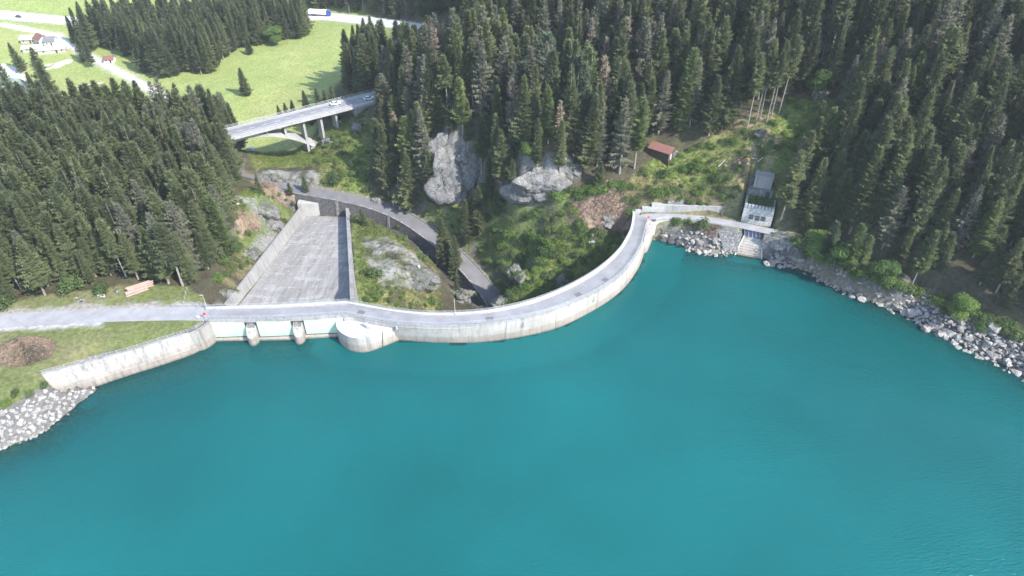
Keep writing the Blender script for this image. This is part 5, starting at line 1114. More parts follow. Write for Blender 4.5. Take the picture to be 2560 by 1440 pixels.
def plant(kind, x, y, h, label, cat, group=None, name='spruce_tree', var=None, z=None, wide=1.0):
    vs = KIND[kind]; cr, tk_, H0, R0 = vs[var if var is not None else rnd.randrange(len(vs))]; s = h / H0
    e = empty(name, (x, y, float(H(x, y)) if z is None else z), label, cat, group, rnd.uniform(0, 6.28)); e.scale = (s * wide * 1.2, s * wide * 1.2, s)
    link_ = obj('trunk', tk_, e); obj('crown', cr, e); e.rotation_euler.x = rnd.uniform(-.025, .025); e.rotation_euler.y = rnd.uniform(-.025, .025)
    return e
TAKEN = []
def feat(kind, u, v, h, label, cat='spruce', name='spruce_tree', tip=True, var=None, wide=1.0, group=None):
    p = hit(u, v, h if tip else 0); TAKEN.append((p[0], p[1], 3.0)); return plant(kind, p[0], p[1], h, label, cat, group, name, var, None, wide)
feat('spruce', 617, 238, 15, 'lone spruce standing by itself in the middle of the bright meadow', tip=False, var=5, wide=1.4)
feat('spruce', 626, 136, 9.5, 'small spruce stepping out from the copse, just left of the round pale tree', tip=False, var=0, wide=1.35)
feat('broad', 690, 112, 12, 'round pale green broadleaf tree at the edge of the meadow copse', 'broadleaf tree', 'broadleaf_tree', tip=False, var=0, wide=1.25)
for u, v, h, lab, k in ((520, 487, 22, 'bright green larch at the forest edge beside the spillway rocks', 2), (1608, 238, 26, 'bright light green larch rising in front of the wooden hut', 1), (1375, 215, 20, 'fresh green larch among grey spruces above the broad rock face', 0), (1320, 66, 24, 'pale larch with a long bare trunk high on the hillside', 1), (2087, 268, 22, 'bright green larch beside the green clearing above the gatehouse', 0), (2318, 132, 22, 'thin bright larch standing out in the dark right-hand forest', 1),
                        (2162, 560, 17, 'light green larch just behind the shore bushes', 2), (2340, 578, 19, 'yellow-green larch leaning out above the riprap', 1), (2120, 430, 22, 'light larch above the shore bushes, next to the big spruce by the gatehouse', 2), (2505, 500, 19, 'pale larch near the picture edge above the riprap', 0), (1150, 195, 24, 'light green larch beside the mossy rock wall near the bridge', 1), (1200, 290, 22, 'slim bright larch above the tall grey cliff', 1), (1255, 20, 22, 'light green larch at the skyline of the hillside wood', 0), (2180, 590, 12, 'short light larch close to the shore bushes', 2)):
    feat('larch', u, v, h, lab, 'larch', 'larch_tree', var=k)
for u, v, h, lab in ((1577, 42, 26, 'pale half-dead spruce with bare greyish branches high above the hut'), (1480, 46, 26, 'tall thin grey spruce with drooping bare lower branches'), (1520, 92, 24, 'reddish dying spruce between two grey ones'), (1282, 190, 22, 'bare grey spruce right above the tall cliff'), (2210, 92, 18, 'rust-coloured dead spruce in the dark right-hand forest')): feat('dead', u, v, h, lab)
for u, v, h, lab, k in ((1108, 556, 21, 'dark spruce on the gorge knoll, hiding the bend of the road', 0), (1133, 590, 20, 'lighter spruce in front of the dark one on the gorge knoll', 5), (1160, 500, 20, 'spruce on the uphill side of the gorge road facing the knoll', 1), (1196, 470, 20, 'slender spruce between the gorge road and the tall cliff', 1), (2003, 372, 24, 'big spruce with long open branches just behind the gatehouse', 4), (2060, 395, 23, 'second big spruce behind the gatehouse, nearer to the shore bushes', 2)):
    feat('spruce', u, v, h, lab, var=k)
for u, v, h, lab in ((905, 522, 7, 'young spruce at the far right corner of the spillway chute'), (1140, 700, 6, 'young spruce at the foot of the two knoll spruces'), (640, 445, 6.5, 'young bluish spruce by the reddish brushwood near the gorge road'), (757, 440, 7, 'thin young spruce beside the end of the gorge road wall'), (720, 458, 5, 'small dark young spruce on the verge of the gorge road'), (1065, 690, 4, 'small green spruce in front of the layered rock mound'), (1330, 690, 5, 'small light spruce beside the rock tooth in the gorge bushes'), (1500, 405, 9, 'small pale spruce at the top of the brown brushwood')):
    feat('young', u, v, h, lab)
for u, v, h, lab in ((1210, 285, 16, 'bluish stone pine above the tall grey cliff'), (1285, 300, 15, 'dark bluish stone pine right of the tall cliff'), (1500, 170, 15, 'bluish pine low among the grey spruces'), (2090, 560, 12, 'bluish pine over the shore bushes right of the road')): feat('pine', u, v, h, lab, 'pine', 'pine_tree')
for u, v, h, lab in ((2050, 172, 10, 'round bright green broadleaf tree at the upper rim of the clearing'), (1318, 352, 7, 'small bright broadleaf tree beside the tall cliff'), (1010, 385, 8, 'broadleaf tree in the dark wood left of the tall cliff'), (2335, 352, 9, 'green broadleaf tree deep in the right-hand forest')): feat('broad', u, v, h, lab, 'broadleaf tree', 'broadleaf_tree')
for k, (u, v, h) in enumerate(((1866, 328, 26), (1889, 304, 25), (1899, 300, 27), (1916, 306, 24), (1928, 290, 25), (1946, 286, 26))):
    feat('tall', u, v, h, f"spruce with a long bare trunk above the sandy clearing, {['first from the hut side', 'second from the hut side', 'third from the hut side', 'fourth from the hut side', 'second from the ledge side', 'nearest the ledge'][k]}", tip=False, var=1, wide=.8)
for u, v, h, lab in ((695, 262, 11, 'first small spruce behind the bridge parapet, nearest the meadow'), (711, 256, 12, 'second small spruce behind the bridge parapet'), (727, 249, 12, 'third small spruce behind the bridge parapet'), (757, 226, 16, 'dark double-width spruce behind the middle of the bridge'), (766, 240, 14, 'spruce leaning on the dark one behind the bridge'), (790, 221, 15, 'pointed spruce behind the bridge, right of the dark pair'), (811, 224, 14, 'spruce behind the bridge just before the hillside wood'), (826, 216, 15, 'last spruce behind the bridge, touching the hillside wood')): feat('spruce', u, v, h, lab, var=0, wide=1.05)
for u, v, h, lab in ((72, 118, 24, 'tallest spruce of the clump beside the mountain stream'), (92, 150, 23, 'second spruce of the stream clump, towards the meadow'), (112, 185, 22, 'lowest spruce of the stream clump on the meadow side'), (64, 180, 20, 'spruce of the stream clump standing on the bank'), (135, 235, 22, 'spruce linking the stream clump with the big left forest'), (24, 106, 17, 'broad spruce between the shingle bank and the farm meadow'), (12, 205, 20, 'spruce at the picture edge on the far bank of the stream'), (-12, 150, 20, 'spruce cut by the picture edge above the shingle bank'),
                     (165, 38, 17, 'first spruce of the copse beside the farmyard'), (212, 36, 18, 'second spruce of the copse by the highway'), (248, 38, 17, 'third spruce of the copse, with the highway behind it'), (188, 88, 15, 'spruce at the meadow corner of the copse above the gravel track'), (207, 98, 16, 'bushy spruce at the start of the gravel track'), (290, 62, 18, 'spruce right above the small red-roofed field barn')): feat('spruce', u, v, h, lab, wide=1.15)

for u, v, h, lab, k in ((1252, 318, 24, 'spruce standing against the right edge of the tall cliff', 4), (1222, 392, 17, 'small dark spruce at the foot between the two rock faces', 1), (1276, 400, 17, 'spruce right before the broad pale rock face', 3), (1070, 372, 22, 'spruce hiding the left edge of the tall cliff', 2), (1110, 455, 9, 'little spruce growing at the base of the tall cliff', 1), (1168, 262, 17, 'spruce on top of the tall cliff', 3), (1345, 305, 17, 'spruce on top of the broad pale rock face', 1), (1405, 300, 19, 'slim spruce on the right shoulder of the broad rock face', 3), (1240, 470, 12, 'short spruce above the lower gorge road', 1), (1185, 505, 14, 'dark spruce beside the gorge road under the tall cliff', 0)):
    feat('spruce', u, v, h, lab, var=k)
# shrubs one can tell apart
def shrub(u, v, r, label, group=None, k=None, sq=1.0):
    p = hit(u, v); o = obj('shrub', BUSH[rnd.randrange(5) if k is None else k], None, p + np.array([0, 0, -.05 * r])); o.scale = (r, r * rnd.uniform(.85, 1.1), r * sq); o.rotation_euler.z = rnd.uniform(0, 6.28); TAKEN.append((p[0], p[1], r * .8)); return tag(o, label, 'shrub', group)
for u, v, r, lab, k in ((188, 730, 4.6, 'large dark leafy shrub at the forest edge above the fire ring', 1), (256, 730, 3.2, 'round leafy shrub at the forest edge behind the bench', 3), (20, 770, 4.0, 'leafy shrub at the picture edge by the plateau road', 1), (934, 690, 3.4, 'round green shrub on the rocky knoll beside the chute wall', 3), (1690, 560, 2.2, 'small round shrub above the rocky bank by the dam end', 2), (1752, 566, 3.0, 'larger dark shrub above the rocky bank beside the shore road', 1), (1722, 558, 1.8, 'little shrub between the two shrubs on the rocky bank', 0),
                        (2030, 622, 3.6, 'dark leafy shrub where the shore road disappears', 1), (2075, 645, 3.6, 'leafy shrub overhanging the first riprap', 3), (2120, 655, 3.2, 'green shrub behind the overhanging shrub on the shore', 2), (2150, 690, 3.0, 'yellow-green shrub low over the riprap', 0), (2195, 705, 2.6, 'round shrub on the riprap rim below the larch', 2), (2245, 722, 2.6, 'bright shrub on the riprap rim, middle of the row', 4), (2300, 735, 2.6, 'dark shrub on the riprap rim under tall spruces', 1), (2385, 760, 2.6, 'shrub on the riprap rim near the largest boulders', 3), (2430, 785, 2.4, 'bright leafy shrub at the far part of the riprap rim', 2), (2500, 815, 2.4, 'low shrub near the picture edge over the riprap', 1),
                        (40, 985, 1.5, 'small shrub on the stony rim above the revetment, nearest the picture edge', 3), (78, 990, 1.3, 'small shrub in the middle of the stony rim above the revetment', 1), (112, 968, 1.2, 'small shrub at the end of the wing wall railing', 4), (18, 1010, 1.4, 'low shrub right above the topmost revetment stones', 2), (622, 592, 2.0, 'rounded dark shrub in the rocks beside the chute wall', 1), (602, 622, 1.8, 'small shrub beside the striped rock left of the chute', 3), (560, 660, 3.0, 'green shrub between the larch and the chute wall', 3), (574, 690, 1.6, 'little shrub above the near pale bluff', 1), (545, 700, 2.2, 'shrub at the forest corner above the pale bluff', 2), (1060, 650, 2.6, 'grey-green shrub behind the layered rock mound', 1), (1000, 575, 2.0, 'grey-green shrub on the far side of the knoll', 3),
                        (840, 455, 3.4, 'dark leafy shrub at the foot of the green slope below the bridge', 1), (885, 440, 3.0, 'dark shrub in the green slope, close to the hillside wood', 3), (1010, 600, 2.4, 'bush growing above the retaining wall of the gorge road', 1), (940, 745, 2.0, 'low bush on the grass bank behind the dam', 4), (1080, 760, 2.2, 'low bush on the bank above the dam railing near the thin pole', 2), (1660, 440, 3.0, 'tall shrub in the greenery below the wooden hut', 1), (1740, 425, 3.0, 'shrub in the green clearing right of the wooden hut', 2), (1800, 460, 3.0, 'dark shrub before the stone base of the upper block', 1), (1640, 490, 2.8, 'light shrub right of the foot path at the dam end', 2), (1780, 372, 2.2, 'dry shrub at the lower edge of the sunlit clearing', 0)):
    shrub(u, v, r, lab, None, k)
for u, v, r, lab, k in ((1998, 612, 3.6, 'big dark shrub at the end of the visible shore road', 1), (2022, 640, 3.0, 'green shrub hanging over the bank just past the road end', 3), (2052, 645, 3.8, 'tall leafy shrub over the bank, second past the road end', 2), (2078, 662, 3.2, 'dark shrub over the bank, third past the road end', 1), (2108, 675, 3.4, 'broad shrub where the loose riprap begins', 3), (2140, 694, 2.8, 'yellow-green shrub on the first loose riprap', 4), (2168, 704, 3.0, 'dense shrub under the light larch', 1), (2215, 724, 3.0, 'round shrub under the short light larch', 3), (2262, 738, 3.0, 'dark round shrub under the middle spruces of the shore', 1), (2340, 764, 2.6, 'shrub under the yellow-green larch', 2), (2368, 775, 2.4, 'low shrub right above the tilted grey boulder', 3), (2462, 812, 2.8, 'dark shrub above the long low slab', 1), (2535, 845, 2.8, 'leafy shrub at the picture edge over the last riprap', 3)):
    shrub(u, v, r, lab, 'shrubs along the shore riprap', k)
for u, v, h, lab, k in ((2052, 588, 10, 'bright broadleaf tree behind the first shore shrubs', 0), (2128, 612, 10, 'broadleaf tree between the light larch and the shore shrubs', 1), (2225, 660, 9, 'small broadleaf tree above the middle of the riprap', 2), (2420, 742, 9, 'small broadleaf tree above the far riprap', 0)): feat('broad', u, v, h, lab, 'broadleaf tree', 'broadleaf_tree')
sc_spots = []
BUSHN = [(1290, 665, 'by the white pillar on the rock tooth'), (1479, 600, 'round the grey survey pillar'), (1520, 545, 'below the flat-topped boulder'), (1400, 715, 'round the slab behind the dam crest'), (1430, 640, 'by the small pale rock behind the dam'), (1240, 560, 'below the tall grey cliff'), (1230, 650, 'above the lower gorge road'), (1300, 750, 'against the dam railing'), (1350, 540, 'under the broad pale rock face'), (1440, 480, 'at the foot of the hillside spruces'), (1550, 640, 'beside the dam parapet'),
         (850, 400, 'in the middle of the slope below the bridge'), (900, 320, 'by the small cliff below the bridge end'), (820, 350, 'near the bridge piers'), (870, 470, 'along the bend of the gorge road'), (920, 440, 'at the edge of the cliff hillside wood'), (1650, 430, 'below the wooden hut'), (1740, 400, 'right of the wooden hut'), (1620, 490, 'along the foot path'), (1700, 500, 'above the stepped platform'), (1800, 490, 'above the grey retaining wall'), (1800, 400, 'at the lower edge of the brown clearing'), (1860, 330, 'under the long-trunked spruces of the clearing'), (1980, 280, 'at the top of the green clearing'), (2040, 320, 'in the green clearing near the bright larch'),
         (2030, 610, 'where the shore road disappears'), (2110, 660, 'above the first riprap'), (2200, 690, 'above the middle riprap'), (2300, 740, 'above the largest slab'), (2400, 790, 'above the tilted grey boulder'), (2500, 830, 'above the last riprap'), (900, 560, 'at the far end of the knoll'), (950, 640, 'in the middle of the knoll'), (1000, 745, 'on the knoll just behind the dam'), (1060, 620, 'on the gorge side of the knoll'), (600, 600, 'under the bright spillway larch'), (640, 560, 'round the striped rock'), (570, 700, 'by the near pale bluff'), (640, 500, 'by the smooth rock shelf')]
for poly, n in ((SCRUB[0], 150), (SCRUB[1], 42), (SCRUB[3], 75), (SCRUB[4], 55), (SCRUB[5], 30), (SCRUB[6], 26), (SCRUB[7], 26)):
    us, vs_ = [p[0] for p in poly], [p[1] for p in poly]; c = 0; tries = 0
    while c < n and tries < n * 30:
        tries += 1; u, v = rnd.uniform(min(us), max(us)), rnd.uniform(min(vs_), max(vs_))
        if not inpoly(np.array([u]), np.array([v]), poly)[0]: continue
        if any(inpoly(np.array([u]), np.array([v]), b)[0] for b in brownp + rockp): continue
        p = hit(u, v)
        if any(math.hypot(p[0] - q[0], p[1] - q[1]) < 2.2 for q in sc_spots) or polydist(p[0], p[1], GORGE)[0] < 5 or p[2] < 1.0 and p[0] > 45: continue
        if polydist(p[0], p[1], ROAD_R)[0] < 3.4: continue
        t_ = along(p)
        if -.12 < t_ < 1.05 and (polydist(p[0], p[1], [(*q, 0) for q in ch_poly], True)[0] < 3.0 or inpoly(np.array([p[0]]), np.array([p[1]]), ch_poly)[0]): continue
        a_, b_ = gh_local(p[0], p[1])
        if -2 < a_ < GHW + 1.5 and -3 < b_ < 14: continue
        sc_spots.append(p); c += 1
        zone = {0: 'leafy bush in the green gorge slope behind the dam', 1: 'leafy bush on the green slope below the bridge end', 3: 'leafy bush in the clearing around the gatehouse and hut', 4: 'leafy bush in the fringe above the shore riprap', 5: 'low bush on the rocky knoll beside the chute', 6: 'leafy bush on the slope above the gorge road', 7: 'low bush among the rocks left of the chute'}[[id(x) for x in SCRUB].index(id(poly))]
        big = {0: (1.5, 3.2), 1: (1.2, 2.4), 3: (1.0, 2.2), 4: (1.2, 2.6), 5: (.7, 1.5), 6: (1.0, 2.2), 7: (.7, 1.5)}[[id(x) for x in SCRUB].index(id(poly))]
        o = obj('shrub', BUSH[rnd.randrange(5)], None, p - np.array([0, 0, .1])); s = rnd.uniform(*big); o.scale = (s, s * rnd.uniform(.8, 1.15), s * rnd.uniform(.7, 1.05)); o.rotation_euler.z = rnd.uniform(0, 6.28); nm_ = min(BUSHN, key=lambda q: math.hypot(q[0] - u, q[1] - v))[2]; zone = f"{'small' if s < 1.3 else 'large' if s > 2.2 else 'middling'} {zone.split(' in the ')[0].split(' on the ')[0].split(' among ')[0]} {nm_}"; tag(o, zone, 'shrub', 'leafy bushes of the slopes and banks')
# low undergrowth that nobody could count
ux, uy = npr.uniform(-125, 130, 90000), npr.uniform(125, 275, 90000); uz = H(ux, uy); u, v, _ = proj(ux, uy, uz); ok = np.zeros(len(ux), bool)
for p in SCRUB: ok |= inpoly(u, v, p)
ok &= (polydist(ux, uy, GORGE)[0] > 4.2) & (polydist(ux, uy, ROAD_R)[0] > 3) & ~((uz < .8) & (ux > 44))
for b in brownp: ok &= ~(inpoly(u, v, b) & (npr.rand(len(ux)) < .85))
for b in rockp: ok &= ~(inpoly(u, v, b) & (npr.rand(len(ux)) < .8))
t_ = along((ux, uy)); ok &= ~((t_ > -.1) & (t_ < 1.03) & inpoly(ux, uy, [(a[0] + d, a[1]) for a, d in zip(ch_poly, (-3.2, 2.2, 2.2, -3.2))]))
a_, b_ = gh_local(ux, uy); ok &= ~((a_ > -2) & (a_ < GHW + 1) & (b_ > -3) & (b_ < 14))
ok &= fbm(ux / 7, uy / 7, seed=77) + .16 > npr.uniform(-.3, .15, len(ux))
ux, uy, uz = ux[ok][:14000], uy[ok][:14000], uz[ok][:14000]; nU = len(ux); r_ = npr.uniform(.35, 1.0, (nU, 1)); an = npr.uniform(0, 6.28, (nU, 8)); dd_ = npr.rand(nU, 8) * r_
cc = np.stack([ux[:, None] + np.cos(an) * dd_, uy[:, None] + np.sin(an) * dd_, uz[:, None] + npr.uniform(.05, .6, (nU, 8)) * r_], -1).reshape(-1, 3); sz_ = npr.uniform(.13, .30, (len(cc), 1))
e1, e2 = npr.normal(0, 1, cc.shape) * sz_, npr.normal(0, 1, cc.shape) * sz_; e2[:, 2] *= .4
T_ = np.stack([cc - e1 * .5, cc + e1 * .5, cc + e2], 1).reshape(-1, 3)
tag(obj('undergrowth', tri_mesh('undergrowth', T_, M['under'])), 'low leafy undergrowth covering the gorge slopes and clearings', 'undergrowth', kind='stuff')

lp_ = np.repeat(np.array(LEDGE), 46, 0); lp_ = lp_ + npr.normal(0, 1, lp_.shape) * np.array([.7, .5, .5]); e1, e2 = npr.normal(0, .24, lp_.shape), npr.normal(0, .24, lp_.shape)
tag(obj('cliff_plants', tri_mesh('cliff_plants', np.stack([lp_ - e1 * .5, lp_ + e1 * .5, lp_ + e2], 1).reshape(-1, 3), M['bush'])), 'small green plants rooted in the cracks of the rock faces', 'plants', kind='stuff')

# the forests
ZONES = {
 'left': [(-220, 765), (0, 762), (110, 745), (170, 718), (270, 705), (380, 712), (470, 722), (535, 700), (550, 650), (580, 570), (575, 500), (600, 440), (605, 372), (560, 345), (450, 350), (330, 345), (200, 350), (60, 350), (-220, 355)],
 'copse': [(185, 118), (215, 142), (250, 108), (285, 130), (320, 128), (345, 150), (368, 192), (420, 194), (470, 188), (528, 190), (560, 158), (592, 128), (640, 118), (672, 105), (712, 102), (742, 104), (772, 84), (775, 66), (600, 62), (420, 76), (300, 84)],
 'road': [(775, 26), (840, 30), (960, 42), (1060, 54), (1130, 62), (1190, 70), (1230, 20), (1250, -40), (760, -40)],
 'rightmeadow': [(868, 195), (872, 245), (935, 240), (1010, 205), (1030, 180), (1000, 172), (910, 165)],
 'middle': [(985, 245), (955, 300), (940, 400), (945, 475), (965, 505), (1030, 530), (1095, 520), (1078, 400), (1090, 340), (1190, 335), (1205, 440), (1200, 520), (1285, 490), (1310, 405), (1425, 385), (1455, 440), (1560, 440), (1600, 432), (1605, 392), (1620, 375), (1660, 345), (1690, 320), (1690, 150), (1690, -60), (1260, -60), (1240, 20), (1185, 100), (1140, 140), (1060, 155), (1010, 200)],
 'right': [(1690, -60), (1690, 370), (1790, 345), (1835, 300), (1930, 262), (1990, 240), (2092, 235), (2110, 310), (2080, 360), (2000, 405), (1965, 470), (1975, 560), (2010, 590), (2080, 585), (2200, 645), (2300, 720), (2420, 770), (2560, 815), (2800, 900), (2900, 700), (2900, -60)],
}
EXCL = [[(1090, 360), (1140, 345), (1185, 390), (1190, 450), (1140, 480), (1095, 470)], [(1300, 495), (1320, 425), (1410, 410), (1440, 450), (1400, 470), (1340, 500)], [(1600, 360), (1690, 370), (1690, 410), (1600, 405)], [(1040, 265), (1090, 265), (1090, 310), (1050, 310)]]
SPC = {'left': 4.3, 'copse': 5.4, 'road': 6.0, 'rightmeadow': 4.6, 'middle': 4.9, 'right': 5.0}
trees = []
tk_xy = np.array([(a, b) for a, b, r in TAKEN])
for zn, poly in ZONES.items():
    s = SPC[zn]; gx = np.arange(-330, 240, s); gy = np.arange(120, 590, s * .9); RX, RY = np.meshgrid(gx, gy); RX[::2] += s / 2
    RX = RX.ravel() + npr.uniform(-.36, .36, RX.size) * s; RY = RY.ravel() + npr.uniform(-.36, .36, RY.size) * s; hz = H(RX, RY); u, v, f = proj(RX, RY, hz)
    ok = inpoly(u, v, poly)
    for e in EXCL: ok &= ~inpoly(u, v, e)
    for i in np.nonzero(ok)[0]:
        if len(tk_xy) and np.min(np.hypot(tk_xy[:, 0] - RX[i], tk_xy[:, 1] - RY[i])) < (3.0): continue
        if polydist(RX[i], RY[i], GORGE)[0] < 4.5 or polydist(RX[i], RY[i], HWY)[0] < 9.5 or polydist(RX[i], RY[i], ROAD_R)[0] < 4 or polydist(RX[i], RY[i], [BR_A, BR_B])[0] < 8.5 or polydist(RX[i], RY[i], TRACK)[0] < 3.5: continue
        if hz[i] < .8 and RX[i] > 40: continue
        h = {'left': npr.uniform(16, 27), 'copse': npr.uniform(19, 28), 'road': npr.uniform(18, 27), 'rightmeadow': npr.uniform(18, 26), 'middle': npr.uniform(18, 30), 'right': npr.uniform(17, 29)}[zn]
        if zn in ('left',) and v[i] > 690: h *= .85
        if zn == 'right' and v[i] > 640: h *= npr.uniform(.5, .85)
        if zn == 'middle' and u[i] < 1160 and v[i] < 205: h *= .72
        if npr.rand() < .12: h *= .62
        r_ = npr.rand(); kind = 'spruce'
        if zn == 'middle': kind = 'grey' if r_ < .26 else 'tall' if r_ < .36 else 'pine' if r_ < .41 else 'larch' if r_ < .44 else 'dead' if r_ < .46 else 'spruce'
        elif zn == 'right': kind = 'grey' if r_ < .17 else 'tall' if r_ < .27 else 'larch' if r_ < .30 else 'spruce'
        elif zn == 'road': kind = 'tall' if r_ < .2 else 'larch' if r_ < .3 else 'spruce'
        elif zn == 'left': kind = 'grey' if r_ < .08 else 'tall' if r_ < .13 else 'spruce'
        vi = npr.randint(len(KIND[kind])); trees.append([zn, kind, vi, RX[i], RY[i], hz[i], h, u[i], v[i]])
# which trees show: paint near to far on a coarse picture
nt = len(trees); Gw, Gh = 640, 360; buf = np.zeros((Gh, Gw), bool); shows = np.zeros(nt); order = np.argsort([proj(t[3], t[4], t[5] + t[6] / 2)[2] for t in trees])
for i in order:
    t = trees[i]; ub, vb, f = proj(t[3], t[4], t[5]); ut, vt, _ = proj(t[3], t[4], t[5] + t[6]); R0 = KIND[t[1]][t[2]][3] * t[6] / KIND[t[1]][t[2]][2] * FPX / f * .85
    y0, y1 = int(max(0, vt / 4)), int(min(Gh - 1, vb / 4))
    for y in range(y0, y1 + 1):
        g = (y * 4 - vt) / max(1, vb - vt); c = ut + (ub - ut) * g; w = R0 * g ** .8; x0, x1 = int(max(0, (c - w) / 4)), int(min(Gw - 1, (c + w) / 4))
        if x1 < x0: continue
        row = buf[y, x0:x1 + 1]; shows[i] += (~row).sum(); row[:] = True
sp_i = [i for i in range(nt) if trees[i][1] not in ('larch', 'pine')]; sp_i.sort(key=lambda i: -shows[i]); NIND = 268
indiv = set(sp_i[:NIND]) | {i for i in range(nt) if trees[i][1] in ('larch', 'pine') and shows[i] > 3}
LM = [('wooden hut', P(1650, 385, 19)), ('stone gatehouse', GH0), ('log pile', hit(345, 725)), ('grey bench by the road', hit(253, 745)), ('bright larch at the spillway rocks', hit(520, 487, 22)), ('tall grey cliff', hit(1140, 470)), ('broad pale rock face', hit(1370, 470)), ('round pale tree of the copse', hit(690, 112)), ('red-roofed field barn', hit(276, 155)), ('bright larch by the hut', hit(1608, 238, 26)), ('road gallery', P(1100, 80, -2)), ('largest riprap slab', hit(2375, 840)), ('round bright tree', hit(2050, 172, 10)), ('bridge end on the wooded side', BR_B), ('thin bright larch', hit(2318, 132, 22)), ('half-dead pale spruce', hit(1577, 42, 26)), ('upper block behind the gatehouse', GH0 + gh_n * 12), ('gorge knoll spruces', hit(1108, 556, 21)), ('pale bluff by the chute', hit(558, 735)), ('yellow-green larch above the riprap', hit(2340, 578, 19)), ('pale hillside ledge', hit(1500, 285))]
ORD = ['nearest', 'second nearest', 'third nearest', 'fourth nearest', 'fifth nearest', 'sixth nearest']
LOOK = {'spruce': 'dark green spruce', 'tall': 'long-trunked spruce', 'grey': 'thin grey-twigged spruce', 'dead': 'half-bare dying spruce', 'larch': 'light green larch', 'pine': 'bluish stone pine'}
ZTXT = {'left': 'forest beside the spillway', 'copse': 'meadow copse', 'road': 'wood beyond the highway', 'rightmeadow': 'stand between meadow and bridge', 'middle': 'cliff hillside wood', 'right': 'forest slope above the shore'}
labels = {}
for nm, p in LM:
    cl = sorted((i for i in range(nt) if trees[i][1] not in ('larch', 'pine') and shows[i] > 6), key=lambda i: math.hypot(trees[i][3] - p[0], trees[i][4] - p[1]))[:6]
    for k, i in enumerate(cl):
        if i in indiv and i not in labels and shows[i] > 20: labels[i] = f"{LOOK[trees[i][1]]}, the {ORD[k]} forest spruce to the {nm}"
NAMES = {'larch': ('larch', 'larch_tree'), 'pine': ('pine', 'pine_tree')}
NTH = 'first second third fourth fifth sixth seventh eighth ninth tenth eleventh twelfth thirteenth fourteenth fifteenth sixteenth seventeenth eighteenth nineteenth twentieth'.split()
for zn in ZONES:                                         # the others are told by row and place along it
    left_ = sorted((i for i in indiv if trees[i][0] == zn and i not in labels), key=lambda i: -trees[i][8]); nrow = max(1, round(len(left_) / 11)); rows_ = np.array_split(left_, nrow)
    for q, row in enumerate(rows_):
        for k, i in enumerate(sorted(row, key=lambda i: trees[i][7])):
            size = 'tall ' if trees[i][6] > 22.5 else 'short ' if trees[i][6] < 16 else ''
            labels[i] = f"{size}{LOOK[trees[i][1]]}, {NTH[min(k, 19)]} along the {NTH[q]} row of the {ZTXT[zn]}"
rest = []
for i, t in enumerate(trees):
    zn, kind, vi, x, y, z, h, u, v = t
    if i not in indiv: rest.append(t); continue
    cat, nm = NAMES.get(kind, ('spruce', 'spruce_tree'))
    plant(kind, x, y, h, labels[i], cat, {'spruce': 'spruces', 'larch': 'larches', 'pine': 'stone pines'}[cat] + ' of the ' + ZTXT[zn], nm, vi, z, {'copse': 1.25, 'road': 1.1, 'left': 1.14}.get(zn, 1.0) * rnd.uniform(.78, 1.22))
# the trees past the nearest ones, one mass on the same ground
def tree_mass(rest):
    me = bpy.data.meshes.new('spruce_mass'); me.from_pydata([(t[3], t[4], float(t[5])) for t in rest], [], [])
    flat_ = [(k, vi) for k in KIND for vi in range(len(KIND[k]))]; kk = [k for k in flat_ if k[0] in ('spruce', 'tall', 'grey', 'dead', 'larch', 'pine')]
    a = me.attributes.new('kind_index', 'INT', 'POINT'); a.data.foreach_set('value', np.array([kk.index((t[1], t[2])) for t in rest], np.int32))
    a = me.attributes.new('turn', 'FLOAT_VECTOR', 'POINT'); a.data.foreach_set('vector', np.array([[0, 0, rnd.uniform(0, 6.28)] for t in rest], np.float32).ravel())
    a = me.attributes.new('size', 'FLOAT_VECTOR', 'POINT'); a.data.foreach_set('vector', np.array([[t[6] / KIND[t[1]][t[2]][2] * w for w in (k_, k_, 1)] for t in rest for k_ in [rnd.uniform(1.0, 1.5)]], np.float32).ravel())
    o = obj('spruce_mass', me); ng = bpy.data.node_groups.new('spruce_mass', 'GeometryNodeTree'); ng.interface.new_socket('Geometry', in_out='INPUT', socket_type='NodeSocketGeometry'); ng.interface.new_socket('Geometry', in_out='OUTPUT', socket_type='NodeSocketGeometry')
    N, Lk = ng.nodes, ng.links; gi_, go = N.new('NodeGroupInput'), N.new('NodeGroupOutput'); out = N.new('GeometryNodeJoinGeometry')
    src = {}
    for ob in bpy.data.objects:
        if ob.type == 'MESH' and ob.name.split('.')[0] in ('crown', 'trunk'): src.setdefault(ob.data.name, ob)
    def named(n, ty): q = N.new('GeometryNodeInputNamedAttribute'); q.data_type = ty; q.inputs['Name'].default_value = n; return q.outputs['Attribute']
    for part in (0, 1):
        iop = N.new('GeometryNodeInstanceOnPoints'); Lk.new(gi_.outputs[0], iop.inputs['Points']); iop.inputs['Pick Instance'].default_value = True
        Lk.new(named('kind_index', 'INT'), iop.inputs['Instance Index']); Lk.new(named('turn', 'FLOAT_VECTOR'), iop.inputs['Rotation']); Lk.new(named('size', 'FLOAT_VECTOR'), iop.inputs['Scale'])
        jn = N.new('GeometryNodeJoinGeometry')
        for k, vi in reversed(kk):
            ob = src.get(KIND[k][vi][part].name) or src[KIND['spruce'][0][part].name]; oi = N.new('GeometryNodeObjectInfo'); oi.transform_space = 'ORIGINAL'; oi.inputs['Object'].default_value = ob; oi.inputs['As Instance'].default_value = True
            Lk.new(oi.outputs['Geometry'], jn.inputs[0])
        Lk.new(jn.outputs[0], iop.inputs['Instance']); Lk.new(iop.outputs[0], out.inputs[0])
    Lk.new(out.outputs[0], go.inputs[0]); o.modifiers.new('scatter', 'NODES').node_group = ng
    return tag(o, 'remaining spruces half hidden behind the front rows of the forests', 'spruces', kind='stuff')
if rest: tree_mass(rest)
print('TREES', nt, 'indiv', len(indiv), 'rest', len(rest), 'underg', nU)

